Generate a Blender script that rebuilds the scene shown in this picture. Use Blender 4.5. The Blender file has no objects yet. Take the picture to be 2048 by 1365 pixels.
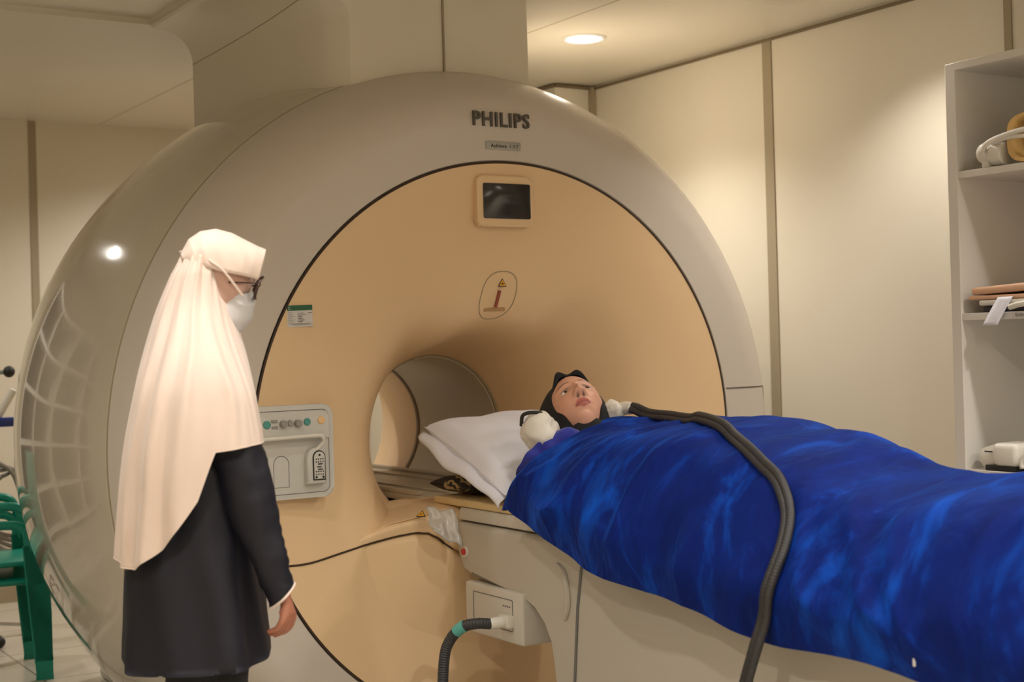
import bpy, bmesh, math, random
import numpy as np
from mathutils import Vector, Matrix, noise
random.seed(7)
S = bpy.context.scene
COL = S.collection
PI = math.pi

# ------------------------------------------------------------------ camera
W, H, FPX = 2048, 1365, 2844.0
CAM = Vector((-2.72, -4.24, 1.34))
TH = math.atan2(1824, FPX); ROLL = math.radians(1.6); PITCH = math.atan(7 / FPX)
R0 = Vector((math.cos(TH), -math.sin(TH), 0)); F0 = Vector((math.sin(TH), math.cos(TH), 0)); ZZ = Vector((0, 0, 1))
Fv = F0 * math.cos(PITCH) + ZZ * math.sin(PITCH)
U0 = R0.cross(Fv)
Rv = R0 * math.cos(ROLL) - U0 * math.sin(ROLL)
Uv = R0 * math.sin(ROLL) + U0 * math.cos(ROLL)
cd = bpy.data.cameras.new('camera'); cam = bpy.data.objects.new('camera', cd); COL.objects.link(cam)
m = Matrix((Rv, Uv, -Fv)).transposed().to_4x4(); m.translation = CAM
cam.matrix_world = m
cd.sensor_width = 36; cd.lens = FPX * 36 / W; cd.clip_start = .05
cd.dof.use_dof = True; cd.dof.focus_distance = 4.5; cd.dof.aperture_fstop = 3.2
S.camera = cam
# ------------------------------------------------------------------ world, view
wd = bpy.data.worlds.new('world'); S.world = wd; wd.use_nodes = True
wd.node_tree.nodes['Background'].inputs[0].default_value = (1, .93, .8, 1)
wd.node_tree.nodes['Background'].inputs[1].default_value = 0.03
S.view_settings.view_transform = 'Standard'; S.view_settings.look = 'None'
S.view_settings.exposure = 0.45; S.view_settings.gamma = 1.0
ZC = 2.66                                             # ceiling height
WARM = (1.0, .95, .885)
def spot(x, y, power, ang=125, blend=.85, size=.05, z=ZC - .035, col=WARM, name='downlight_beam'):
    d = bpy.data.lights.new(name, 'SPOT'); d.energy = power; d.spot_size = math.radians(ang); d.spot_blend = blend
    d.shadow_soft_size = size; d.color = col
    o = bpy.data.objects.new(name, d); COL.objects.link(o); o.location = (x, y, z); return o
LAMPS = [(.898, .756, 62, 125), (1.18, -.62, 62, 122), (-1.72, -1.25, 46, 105), (-.55, -1.9, 30, 130),
         (.9, -2.4, 55, 140), (-1.9, 2.7, 30, 150), (-2.9, .6, 36, 150), (-3.0, -3.2, 110, 165), (-.9, -3.9, 130, 165), (1.0, -4.2, 100, 165), (.1, 2.9, 75, 150)]  # last four: added fill, three in the front room, one behind the bore
# ------------------------------------------------------------------ helpers
def rgb(r, g, b):
    f = lambda c: (c / 255) / 12.92 if c / 255 <= .04045 else ((c / 255 + .055) / 1.055) ** 2.4
    return (f(r), f(g), f(b), 1)
def mat(name, col, rough=.5, metal=0, coat=0, sheen=0, bump=0, bscale=60, emit=None, estr=0, var=0, vscale=4, spec=None, sub=0, trans=0, alpha=1):
    M = bpy.data.materials.new(name); M.use_nodes = True
    nt = M.node_tree; p = nt.nodes['Principled BSDF']
    p.inputs['Base Color'].default_value = col; p.inputs['Roughness'].default_value = rough
    p.inputs['Metallic'].default_value = metal; p.inputs['Coat Weight'].default_value = coat
    p.inputs['Coat Roughness'].default_value = .03
    p.inputs['Sheen Weight'].default_value = sheen
    if spec is not None: p.inputs['Specular IOR Level'].default_value = spec
    if sub: p.inputs['Subsurface Weight'].default_value = sub; p.inputs['Subsurface Radius'].default_value = (.012, .004, .002)
    if trans: p.inputs['Transmission Weight'].default_value = trans
    if emit: p.inputs['Emission Color'].default_value = emit; p.inputs['Emission Strength'].default_value = estr
    tc = nt.nodes.new('ShaderNodeTexCoord')
    if var:
        n = nt.nodes.new('ShaderNodeTexNoise'); n.inputs['Scale'].default_value = vscale; n.inputs['Detail'].default_value = 5
        nt.links.new(tc.outputs['Object'], n.inputs['Vector'])
        r = nt.nodes.new('ShaderNodeValToRGB')
        r.color_ramp.elements[0].position = .3; r.color_ramp.elements[1].position = .7
        r.color_ramp.elements[0].color = [c * (1 - var) for c in col[:3]] + [1]
        r.color_ramp.elements[1].color = [min(1, c * (1 + var)) for c in col[:3]] + [1]
        nt.links.new(n.outputs['Fac'], r.inputs[0]); nt.links.new(r.outputs[0], p.inputs['Base Color'])
    if bump:
        n = nt.nodes.new('ShaderNodeTexNoise'); n.inputs['Scale'].default_value = bscale; n.inputs['Detail'].default_value = 4
        b = nt.nodes.new('ShaderNodeBump'); b.inputs['Strength'].default_value = bump; b.inputs['Distance'].default_value = .01
        nt.links.new(tc.outputs['Object'], n.inputs['Vector']); nt.links.new(n.outputs['Fac'], b.inputs['Height'])
        nt.links.new(b.outputs[0], p.inputs['Normal'])
    return M
def tag(o, label=None, cat=None, group=None, kind=None):
    if label: o['label'] = label
    if cat: o['category'] = cat
    if group: o['group'] = group
    if kind: o['kind'] = kind
    return o
def thing(name, label, cat, loc=(0, 0, 0), group=None):
    o = bpy.data.objects.new(name, None); o.empty_display_size = .05; COL.objects.link(o); o.location = loc
    return tag(o, label, cat, group)
def put(name, verts, faces, m, parent=None, smooth=True, autos=None, cols=None):
    """mesh from world coordinates; a child keeps its world place"""
    me = bpy.data.meshes.new(name); me.from_pydata([tuple(v) for v in verts], [], faces)
    if isinstance(m, (list, tuple)):
        for q in m: me.materials.append(q)
    else: me.materials.append(m)
    me.update()
    if cols is not None:
        a = me.color_attributes.new('Col', 'FLOAT_COLOR', 'POINT')
        a.data.foreach_set('color', np.array(cols, dtype=np.float32).ravel())
    bm = bmesh.new(); bm.from_mesh(me); bmesh.ops.recalc_face_normals(bm, faces=bm.faces)
    for f in bm.faces: f.smooth = smooth
    bm.to_mesh(me); bm.free()
    if smooth and autos is not None: me.set_sharp_from_angle(angle=math.radians(autos))
    o = bpy.data.objects.new(name, me); COL.objects.link(o)
    if parent is not None:
        o.parent = parent; o.matrix_parent_inverse = wm(parent).inverted()
    return o
def wm(o):
    M = Matrix.Translation(o.location) @ o.rotation_euler.to_matrix().to_4x4()
    if o.parent is not None: M = wm(o.parent) @ o.matrix_parent_inverse @ M
    return M
def grid(fn, nu, nv, cu=False, cv=False):
    V = [fn(i / (nu if cu else nu - 1), j / (nv if cv else nv - 1)) for i in range(nu) for j in range(nv)]
    Fs = []
    for i in range(nu if cu else nu - 1):
        for j in range(nv if cv else nv - 1):
            a = i * nv + j; b = i * nv + (j + 1) % nv; c = ((i + 1) % nu) * nv + (j + 1) % nv; d = ((i + 1) % nu) * nv + j
            Fs.append((a, b, c, d))
    return V, Fs
class MB:
    """collects shapes into one mesh"""
    def __init__(s): s.v = []; s.f = []
    def add(s, V, Fs, M=None):
        n = len(s.v); s.v += [tuple((M @ Vector(v)) if M else v) for v in V]; s.f += [tuple(n + i for i in f) for f in Fs]; return s
    def box(s, lo, hi, bev=0, seg=2, M=None):
        bm = bmesh.new(); bmesh.ops.create_cube(bm, size=1)
        c = [(lo[i] + hi[i]) / 2 for i in range(3)]; d = [hi[i] - lo[i] for i in range(3)]
        for v in bm.verts: v.co = Vector((c[0] + v.co.x * d[0], c[1] + v.co.y * d[1], c[2] + v.co.z * d[2]))
        if bev: bmesh.ops.bevel(bm, geom=bm.edges[:], offset=min(bev, min(map(abs, d)) * .49), segments=seg, profile=.5, affect='EDGES')
        s.addbm(bm, M); return s
    def addbm(s, bm, M=None):
        bm.verts.index_update(); s.add([v.co.copy() for v in bm.verts], [tuple(v.index for v in f.verts) for f in bm.faces], M); bm.free()
    def cyl(s, a, b, r1, r2=None, n=24, bev=0):
        r2 = r1 if r2 is None else r2
        return s.tube([a, b], [r1, r2], n)
    def tube(s, pts, rad, n=12, cap=True, flat=None):
        pts = [Vector(p) for p in pts]; m_ = len(pts)
        if not hasattr(rad, '__len__'): rad = [rad] * m_
        T = [(pts[min(i + 1, m_ - 1)] - pts[max(i - 1, 0)]).normalized() for i in range(m_)]
        ref = Vector((0, 0, 1)) if abs(T[0].z) < .9 else Vector((1, 0, 0))
        N = (ref - T[0] * ref.dot(T[0])).normalized(); V = []
        for i in range(m_):
            N = (N - T[i] * N.dot(T[i])).normalized(); B = T[i].cross(N)
            for k in range(n):
                a = 2 * PI * k / n; V.append(pts[i] + (N * math.cos(a) + B * math.sin(a)) * rad[i])
        Fs = [(i * n + k, i * n + (k + 1) % n, (i + 1) * n + (k + 1) % n, (i + 1) * n + k) for i in range(m_ - 1) for k in range(n)]
        if cap: Fs += [tuple(range(n)), tuple(range((m_ - 1) * n, m_ * n))]
        return s.add(V, Fs)
    def sphere(s, c, r, nu=20, nv=14, M=None):
        r = r if hasattr(r, '__len__') else (r, r, r)
        V = [(c[0], c[1], c[2] + r[2])]; Fs = []
        for j in range(1, nv):
            ph = PI * j / nv
            for i in range(nu):
                a = 2 * PI * i / nu; V.append((c[0] + r[0] * math.sin(ph) * math.cos(a), c[1] + r[1] * math.sin(ph) * math.sin(a), c[2] + r[2] * math.cos(ph)))
        V.append((c[0], c[1], c[2] - r[2])); L = len(V) - 1
        for i in range(nu): Fs.append((0, 1 + i, 1 + (i + 1) % nu)); Fs.append((L, L - nu + (i + 1) % nu, L - nu + i))
        for j in range(nv - 2):
            for i in range(nu):
                a = 1 + j * nu + i; b = 1 + j * nu + (i + 1) % nu; Fs.append((a, a + nu, b + nu, b))
        return s.add(V, Fs, M)
    def prism(s, poly, lo, hi, ax, bev=0, seg=3):
        """poly: 2D outline extruded along axis ax (0=x,1=y,2=z) from lo to hi"""
        bm = bmesh.new()
        def P(p, h): return {0: (h, p[0], p[1]), 1: (p[0], h, p[1]), 2: (p[0], p[1], h)}[ax]
        a = [bm.verts.new(P(p, lo)) for p in poly]; b = [bm.verts.new(P(p, hi)) for p in poly]
        fa = bm.faces.new(a); fb = bm.faces.new(b)
        for i in range(len(poly)): bm.faces.new((a[i], a[(i + 1) % len(poly)], b[(i + 1) % len(poly)], b[i]))
        if bev: bmesh.ops.bevel(bm, geom=list(fa.edges) + list(fb.edges), offset=bev, segments=seg, profile=.5, affect='EDGES')
        s.addbm(bm); return s
    def put(s, name, m, parent=None, smooth=True, autos=35): return put(name, s.v, s.f, m, parent, smooth, autos)
def rrect(cx, cy, w, h, r, n=6):
    P = []
    for (sx, sy, a0) in ((1, 1, 0), (-1, 1, 90), (-1, -1, 180), (1, -1, 270)):
        for k in range(n + 1):
            a = math.radians(a0 + 90 * k / n); P.append((cx + sx * (w / 2 - r) + r * math.cos(a), cy + sy * (h / 2 - r) + r * math.sin(a)))
    return P
def interp(x, xs, ys): return float(np.interp(x, xs, ys))
def cr(P, n=8):
    """Catmull-Rom through P"""
    P = [Vector(p) for p in P]; Q = [P[0] * 2 - P[1]] + P + [P[-1] * 2 - P[-2]]; out = []
    for i in range(1, len(Q) - 2):
        for k in range(n):
            t = k / n; a, b, c, d = Q[i - 1:i + 3]
            out.append(.5 * ((2 * b) + (c - a) * t + (2 * a - 5 * b + 4 * c - d) * t * t + (3 * b - a - 3 * c + d) * t ** 3))
    out.append(P[-1]); return out
def text_mb(mb, txt, height, M, extr=.001, bold=0.0, width=None, align='CENTER'):
    cu = bpy.data.curves.new('tmp', 'FONT'); cu.body = txt; cu.size = 1; cu.extrude = 0; cu.offset = bold; cu.align_x = align; cu.resolution_u = 3; cu.space_character = 1.12
    o = bpy.data.objects.new('tmp', cu); me = bpy.data.meshes.new_from_object(o)
    V = np.array([v.co[:] for v in me.vertices]); F_ = [tuple(p.vertices) for p in me.polygons]
    bpy.data.objects.remove(o); bpy.data.curves.remove(cu)
    h = .70; sc = height / h; sx = sc
    if width: sx = width / (V[:, 0].max() - V[:, 0].min())
    V2 = [(v[0] * sx, v[1] * sc - height / 2, extr) for v in V]; V3 = [(v[0] * sx, v[1] * sc - height / 2, 0) for v in V]
    n = len(V2); E = {}
    for f in F_:
        for a, b in zip(f, f[1:] + f[:1]):
            k = (min(a, b), max(a, b)); E[k] = None if k in E else (a, b)
    side = [(a, b, b + n, a + n) for e in E.values() if e for a, b in [e]]
    mb.add(V2 + V3, F_ + side, M); bpy.data.meshes.remove(me)
    return mb
FRONT = Matrix(((1, 0, 0), (0, 0, -1), (0, 1, 0))).to_4x4()     # text plane facing -y
def at(M, x, y, z): return Matrix.Translation((x, y, z)) @ M
def ss(a, b, x):
    t = max(0, min(1, (x - a) / (b - a))); return t * t * (3 - 2 * t)

# ------------------------------------------------------------------ materials
m_wall = mat('wall_panel_cream', rgb(220, 211, 192), .42, bump=.02, bscale=30, var=.02, vscale=1.5)
m_ceil = mat('ceiling_cream', rgb(220, 211, 192), .38, var=.02, vscale=1.2)
m_joint = mat('joint_strip', rgb(160, 146, 120), .6)
m_dark = mat('dark_gap', rgb(58, 40, 26), .6)
m_floor = mat('floor_vinyl', rgb(205, 194, 176), .25, var=.06, vscale=6)
m_ring = mat('shell_satin_grey', rgb(205, 195, 184), .27, spec=.4)
m_shell = mat('shell_gloss_grey', rgb(196, 186, 168), .12, coat=1.0)
m_yel = mat('face_panel_apricot', rgb(233, 201, 158), .42, spec=.35)
m_yel2 = mat('tabletop_cream', rgb(226, 200, 148), .45)
m_tube = mat('bore_liner_grey', rgb(196, 184, 162), .35)
m_grey = mat('panel_light_grey', rgb(206, 204, 196), .45)
m_greyline = mat('panel_line', rgb(110, 108, 104), .6)
m_screen = mat('screen_dark', rgb(38, 37, 36), .12)
m_logo = mat('lettering_grey', rgb(88, 84, 76), .35, metal=.5)
m_plate = mat('plate_grey', rgb(168, 166, 158), .3, metal=.2)
m_ink = mat('ink_dark', rgb(40, 38, 36), .6)
m_teal = mat('button_teal', rgb(80, 150, 140), .5)
m_knob = mat('knob_grey', rgb(150, 146, 140), .5)
m_ybut = mat('button_yellow', rgb(236, 196, 140), .5)
m_warn = mat('warning_yellow', rgb(235, 170, 30), .5)
m_white = mat('laminate_white', rgb(222, 218, 210), .4)
m_white2 = mat('plastic_white', rgb(225, 221, 210), .35)
m_cloth_w = mat('pillowcase_white', rgb(232, 233, 244), .85, bump=.25, bscale=9, sheen=.2)
m_bed = mat('table_body_grey', rgb(190, 182, 168), .4)
m_bed2 = mat('table_body_light', rgb(208, 202, 190), .4)
m_red = mat('button_red', rgb(200, 60, 50), .4)
m_black = mat('rubber_black', rgb(52, 52, 52), .55)
m_hij = mat('scarf_cream', rgb(235, 215, 202), .7, sheen=.3, bump=.05, bscale=25)
m_hij2 = mat('inner_scarf_pink', rgb(200, 162, 146), .8, sheen=.2)
m_navy = mat('navy_cotton', rgb(8, 9, 27), .62, sheen=.0, bump=.06, bscale=14)
m_trou = mat('trousers_black', rgb(16, 16, 20), .8)
m_skin0 = mat('skin_hand', rgb(176, 116, 92), .5, sub=.1)
m_mask = mat('mask_white', rgb(205, 203, 202), .8)
m_spec = mat('spectacle_brown', rgb(60, 36, 30), .25)
m_blackc = mat('scarf_black', rgb(9, 9, 11), .85, sheen=.03)
m_shirt = mat('shirt_indigo', rgb(34, 44, 150), .75, sheen=.3)
m_hosem = mat('hose_grey', rgb(46, 45, 45), .5)
m_tealp = mat('stool_teal', rgb(0, 132, 112), .4)
m_peach = mat('pad_peach', rgb(222, 178, 146), .6)
m_coil = mat('coil_cream', rgb(224, 186, 120), .3)
m_steel = mat('steel', rgb(180, 180, 180), .3, metal=1)
m_bluep = mat('plastic_blue', rgb(36, 56, 130), .4)
m_film = mat('clear_film', rgb(225, 222, 215), .25, trans=.55)
m_lamp = mat('lamp_diffuser', (1, 1, 1, 1), .5, emit=(1, .93, .82, 1), estr=14)
m_paper = mat('paper_white', rgb(215, 212, 208), .7)
m_green = mat('label_green', rgb(30, 95, 60), .5)

def vcol_mat(name, rough=.48, sub=.12, sheen=0):
    M = mat(name, (1, 1, 1, 1), rough, sub=sub, sheen=sheen); nt = M.node_tree
    a = nt.nodes.new('ShaderNodeVertexColor'); a.layer_name = 'Col'
    nt.links.new(a.outputs[0], nt.nodes['Principled BSDF'].inputs['Base Color']); return M
m_face = vcol_mat('skin_face')
m_eye = vcol_mat('eye_ball', .08, 0)

# velvet with a brushed nap
m_velvet = mat('velvet_blue', rgb(6, 52, 150), .75)
def velvet():
    nt = m_velvet.node_tree; p = nt.nodes['Principled BSDF']; L = nt.links
    tc = nt.nodes.new('ShaderNodeTexCoord')
    mp = nt.nodes.new('ShaderNodeMapping'); mp.inputs['Scale'].default_value = (1.0, 1.7, .9); mp.inputs['Rotation'].default_value = (0, .3, .5)
    L.new(tc.outputs['Object'], mp.inputs[0])
    n = nt.nodes.new('ShaderNodeTexNoise'); n.inputs['Scale'].default_value = 4.0; n.inputs['Detail'].default_value = 8; n.inputs['Roughness'].default_value = .6; n.inputs['Distortion'].default_value = .7
    L.new(mp.outputs[0], n.inputs['Vector'])
    r = nt.nodes.new('ShaderNodeValToRGB'); e = r.color_ramp.elements
    e[0].position = .38; e[0].color = rgb(1, 22, 92); e[1].position = .74; e[1].color = rgb(4, 78, 190)
    x = r.color_ramp.elements.new(.54); x.color = rgb(2, 30, 112)
    L.new(n.outputs['Fac'], r.inputs[0]); L.new(r.outputs[0], p.inputs['Base Color'])
    p.inputs['Sheen Weight'].default_value = .6; p.inputs['Sheen Roughness'].default_value = .35; p.inputs['Sheen Tint'].default_value = rgb(20, 110, 240)
    p.inputs['Specular IOR Level'].default_value = .15
    n2 = nt.nodes.new('ShaderNodeTexNoise'); n2.inputs['Scale'].default_value = 900; n2.inputs['Detail'].default_value = 2
    L.new(tc.outputs['Object'], n2.inputs['Vector'])
    b = nt.nodes.new('ShaderNodeBump'); b.inputs['Strength'].default_value = .25; b.inputs['Distance'].default_value = .002
    L.new(n2.outputs['Fac'], b.inputs['Height']); n3 = nt.nodes.new('ShaderNodeTexNoise'); n3.inputs['Scale'].default_value = 5; n3.inputs['Detail'].default_value = 3; n3.inputs['Distortion'].default_value = .6
    L.new(mp.outputs[0], n3.inputs['Vector'])
    b2 = nt.nodes.new('ShaderNodeBump'); b2.inputs['Strength'].default_value = .7; b2.inputs['Distance'].default_value = .035
    L.new(n3.outputs['Fac'], b2.inputs['Height']); L.new(b2.outputs[0], b.inputs['Normal'])
    L.new(b.outputs[0], p.inputs['Normal'])
velvet()
def floor_mat():
    nt = m_floor.node_tree; p = nt.nodes['Principled BSDF']; L = nt.links
    tc = nt.nodes.new('ShaderNodeTexCoord')
    br = nt.nodes.new('ShaderNodeTexBrick'); br.offset = 0; br.inputs['Scale'].default_value = 1
    br.inputs['Brick Width'].default_value = .6; br.inputs['Row Height'].default_value = .6; br.inputs['Mortar Size'].default_value = .004
    br.inputs['Color1'].default_value = rgb(206, 196, 180); br.inputs['Color2'].default_value = rgb(196, 187, 172); br.inputs['Mortar'].default_value = rgb(130, 120, 106)
    L.new(tc.outputs['Object'], br.inputs['Vector']); L.new(br.outputs[0], p.inputs['Base Color'])
floor_mat()

# ------------------------------------------------------------------ room
XL, XR, YF, YB = -3.9, 1.62, -5.6, 3.85
def slab(name, lo, hi, m, bev=0): 
    return tag(MB().box(lo, hi, bev).put(name, m), kind='structure')
slab('floor', (XL - .1, YF - .1, -.1), (XR + .1, YB + .1, 0), m_floor)
slab('wall_left', (XL - .1, YF, 0), (XL, YB, ZC + .2), m_wall)
slab('wall_right', (XR, YF, 0), (XR + .1, YB, ZC + .2), m_wall)
slab('wall_back', (XL, YB, 0), (XR, YB + .1, ZC + .2), m_wall)
slab('wall_front', (XL, YF - .1, 0), (XR, YF, ZC + .2), m_wall)
slab('wall_right_pier', (1.385, 1.69, 0), (XR - .001, YB - .001, ZC - .004), m_wall)
# ceiling with a raised tray on the left
b = MB(); TX, TY = -.84, 1.31
b.box((XL, TY, ZC), (XR, YB, ZC + .2)); b.box((TX, YF, ZC), (XR, TY, ZC + .2)); b.box((XL, YF, ZC + .025), (TX, TY, ZC + .2))
tag(b.put('ceiling', m_ceil), kind='structure')
b = MB(); 
for x in (-1.45, -2.05, -2.65, -3.25): b.box((x - .003, YF, ZC + .0235), (x + .003, TY, ZC + .026))
for y in (.71, .11, -.49): b.box((XL, y - .003, ZC + .0235), (TX, y + .003, ZC + .026))
tag(b.put('trim_1', m_joint), kind='structure')
b = MB()      # joints of the lower ceiling
b.box((-.3, 1.31, ZC - .0012), (-.294, 3.84, ZC + .001)); b.box((.62, -5, ZC - .0012), (.626, 3.84, ZC + .001))
b.box((-.8, -.62, ZC - .0012), (1.6, -.614, ZC + .001))
tag(b.put('trim_2', mat('ceiling_seam', rgb(190, 176, 148), .5)), kind='structure')
# bulkhead over the scanner: straight side with a cove running into the ceiling
def bulk(y):
    t = (1.31 - y) / 1.04; xs = -.665 + .15 * t
    P = [(.28, 2.2), (.28, ZC - .001), (-.838, ZC - .001), (-.83, ZC - .012)]
    for k in range(11):
        a = PI / 2 * k / 10; P.append((-.80 + (.80 + xs) * math.sin(a), 2.515 + .13 * math.cos(a)))
    return [(x, y, z) for x, z in P + [(xs, 2.2)]]
b = MB(); R_ = [bulk(y) for y in (1.31, 1.0, .7, .38)]
front = bulk(.33); front = [(min(.28, x + (.018 if x < 0 else 0)), y, z) for x, y, z in front]; f2 = [(x + (.05 if x < 0 else 0), .28, z) for x, y, z in bulk(.28)]; f3 = [(x + (.10 if x < 0 else 0), .27, z) for x, y, z in bulk(.27)]
R_ += [front, f2, f3]; n_ = len(R_[0]); VV = [p for r_ in R_ for p in r_]
FF = [(k * n_ + i, k * n_ + (i + 1) % n_, (k + 1) * n_ + (i + 1) % n_, (k + 1) * n_ + i) for k in range(len(R_) - 1) for i in range(n_)] + [tuple(range(n_)), tuple(range((len(R_) - 1) * n_, len(R_) * n_))]
b.add(VV, FF); tag(b.put('trim_3', m_wall, autos=40), kind='structure')
cv = []
for k in range(12):
    y = 1.31 - .93 * k / 11; t = (1.31 - y) / 1.04; a = math.radians(90 - 44 * t); cv.append((-.80 + (.135 + .15 * t) * math.sin(a) + .0, y, 2.515 + .13 * math.cos(a)))
b = MB().tube(cv, .0018, 6); tag(b.put('trim_11', m_joint), kind='structure')
b = MB().box((-.095, .262, 2.25), (-.089, .2705, ZC - .001)); tag(b.put('trim_4', m_joint), kind='structure')
# wall joints
def joint(n, lo, hi): tag(MB().box(lo, hi).put(n, m_joint), kind='structure')
joint('trim_5', (XR - .006, .36, 0), (XR + .001, .415, ZC - .012))
joint('trim_6', (XR - .006, -.895, 0), (XR + .001, -.862, ZC - .012))
joint('trim_7', (-.69, YB - .006, 0), (-.65, YB + .001, ZC))
joint('trim_8', (-1.9, YB - .006, 0), (-1.86, YB + .001, ZC))
joint('trim_9', (XR - .03, 1.66, 0), (XR + .001, 1.69, ZC - .01))
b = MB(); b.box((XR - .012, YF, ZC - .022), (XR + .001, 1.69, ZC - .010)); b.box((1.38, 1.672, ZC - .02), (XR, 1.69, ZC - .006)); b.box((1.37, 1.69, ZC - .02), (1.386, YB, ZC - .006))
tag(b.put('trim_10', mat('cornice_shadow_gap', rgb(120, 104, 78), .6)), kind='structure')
b = MB(); b.box((XL, YB - .012, 0), (1.38, YB, .09)); tag(b.put('baseboard_back', m_joint), kind='structure')
b = MB(); b.box((XR - .012, YF, 0), (XR, 1.66, .09)); tag(b.put('baseboard_right', m_joint), kind='structure')
# flush access panel in the ceiling
b = MB().box((.78, -1.3, ZC - .03), (1.22, -.16, ZC), .004); o = b.put('ceiling_panel', m_ceil); tag(o, 'shallow cream access panel fixed to the ceiling above the scanner table', 'panel')
# downlights; the last four are unseen fill, added to brighten room and bore
lbl = {0: 'round recessed ceiling downlight glowing beside the bulkhead'}
for i, (x, y, p, ang) in enumerate(LAMPS):
    zt = ZC if (x > TX or y > TY) else ZC + .025
    spot(x, y, p, ang, z=zt - .03)
    L_ = lbl.get(i, ['', 'recessed downlight near the right wall above the shelf side', 'recessed downlight in the raised tray above the standing person',
        'recessed downlight over the middle of the patient table', 'recessed downlight over the foot of the patient table', 'recessed downlight near the back wall behind the scanner',
        'recessed downlight in the tray above the left side of the scanner', 'unseen fill downlight added in the front left corner of the room', 'unseen fill downlight added near the front wall left of the table axis', 'unseen fill downlight added in the front right corner of the room', 'unseen downlight added behind the scanner to brighten its bore'][i])
    t = thing('downlight', L_, 'ceiling light', (x, y, zt), 'recessed downlights in the ceiling')
    V, Fs = grid(lambda u, v: (x + [.098, .094, .078, .074][int(round(v * 3))] * math.cos(2 * PI * u), y + [.098, .094, .078, .074][int(round(v * 3))] * math.sin(2 * PI * u), zt + [-.001, -.009, -.008, -.0005][int(round(v * 3))]), 48, 4, cu=True)
    put('trim_ring', V, Fs, m_white2, t)
    MB().cyl((x, y, zt - .0005), (x, y, zt - .006), .074, n=32).put('diffuser', m_lamp, t)

# ------------------------------------------------------------------ scanner
SC = thing('mri_scanner', 'large round grey magnetic scanner with an apricot front panel around its bore', 'scanner', (0, .9, 0))
AZ = 1.0
def rev(prof, m, name, n=160, th0=0, th1=2 * PI, clamp=.03, parent=SC, disp=None, autos=40):
    yr = [Vector((p[0], p[1])) for p in prof]
    closed = abs(th1 - th0 - 2 * PI) < 1e-6
    def fn(u, v):
        k = int(round(v * (len(yr) - 1))); y, r = yr[k]; a = th0 + (th1 - th0) * u
        x = r * math.sin(a); z = AZ - r * math.cos(a)
        if disp: y = disp(x, y, z, r)
        return (x, y, max(clamp, z))
    V, Fs = grid(fn, n, len(yr), cu=closed)
    return put(name, V, Fs, m, parent, True, autos)
def sm(P, n=4): return [(q.x, q.y) for q in cr([(p[0], p[1], 0) for p in P], n)]
ringp = [(.03, .988), (.006, .989), (0, .994), (0, 1.05)] + sm([(0, 1.10), (.004, 1.15), (.028, 1.205), (.07, 1.252), (.14, 1.302), (.22, 1.338), (.296, 1.360)]) + [(.30, 1.357), (.31, 1.345)]
rev(ringp, m_ring, 'front_ring')
shellp = [(.31, 1.345), (.304, 1.358), (.308, 1.364)] + sm([(.32, 1.367), (.45, 1.393), (.65, 1.418), (.9, 1.437), (1.15, 1.428), (1.4, 1.392), (1.6, 1.33), (1.76, 1.24), (1.85, 1.12)]) + [(1.86, 1.04), (1.862, .98)]
rev(shellp, m_shell, 'side_shell')
flr = sm([(0, .983), (.004, .93), (.012, .85), (.03, .75), (.05, .67), (.08, .60), (.12, .543), (.18, .492), (.26, .444), (.36, .394), (.46, .352), (.54, .325), (.6, .306)], 5)
flt = sm([(0, .983), (.004, .93), (.010, .85), (.020, .75), (.034, .66), (.050, .58), (.072, .50), (.102, .448), (.15, .415), (.22, .388), (.32, .366), (.42, .345), (.52, .323), (.6, .306)], 5)
def fdisp(x, y, z, r):
    w = ss(.72, .97, (z - AZ) / max(r, .01))          # the flare is flatter above the bore
    yt = interp(r, [p[1] for p in flt][::-1], [p[0] for p in flt][::-1]); y = y * (1 - w) + yt * w
    return y
rev(flr, m_yel, 'face_panel', 200, disp=fdisp)
rev([(.6, .306), (.602, .300), (.61, .299), (1.24, .299), (1.25, .30)], m_tube, 'bore_tube', 96)
rev([(.585, .3085), (.59, .3035), (.602, .3035), (.606, .309)], m_joint, 'bore_rim', 96)
rev([(1.235, .2975), (1.24, .2955), (1.262, .2965), (1.27, .302)], mat('rim_brown', rgb(120, 92, 56), .5), 'rear_bore_rim', 96)
rev(sm([(1.25, .30), (1.35, .312), (1.5, .342), (1.65, .382), (1.78, .415), (1.88, .455), (1.90, .56), (1.885, .72), (1.872, .88), (1.862, .98)], 4), m_yel, 'rear_flare', 120)
rev([(.0, .981), (-.0035, .9845), (-.0005, .989), (.003, .986)], m_dark, 'panel_gap', 200)
rev([(.299, 1.3595), (.301, 1.3615), (.3045, 1.3625), (.303, 1.358)], m_joint, 'shell_seam', 200)
MB().box((-1.0, .35, 0), (1.0, 1.7, .12), .02).put('base', m_bed2, SC)
# floor plate running through the bore
b = MB(); b.box((-.235, .30, .775), (.235, 1.75, .80), .004); b.box((-.235, .30, .80), (-.215, 1.75, .815), .003); b.box((.215, .30, .80), (.235, 1.75, .815), .003)
b.box((-.12, .30, .80), (-.10, 1.75, .806)); b.box((.10, .30, .80), (.12, 1.75, .806))
b.put('bore_rails', m_tube, SC)
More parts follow.
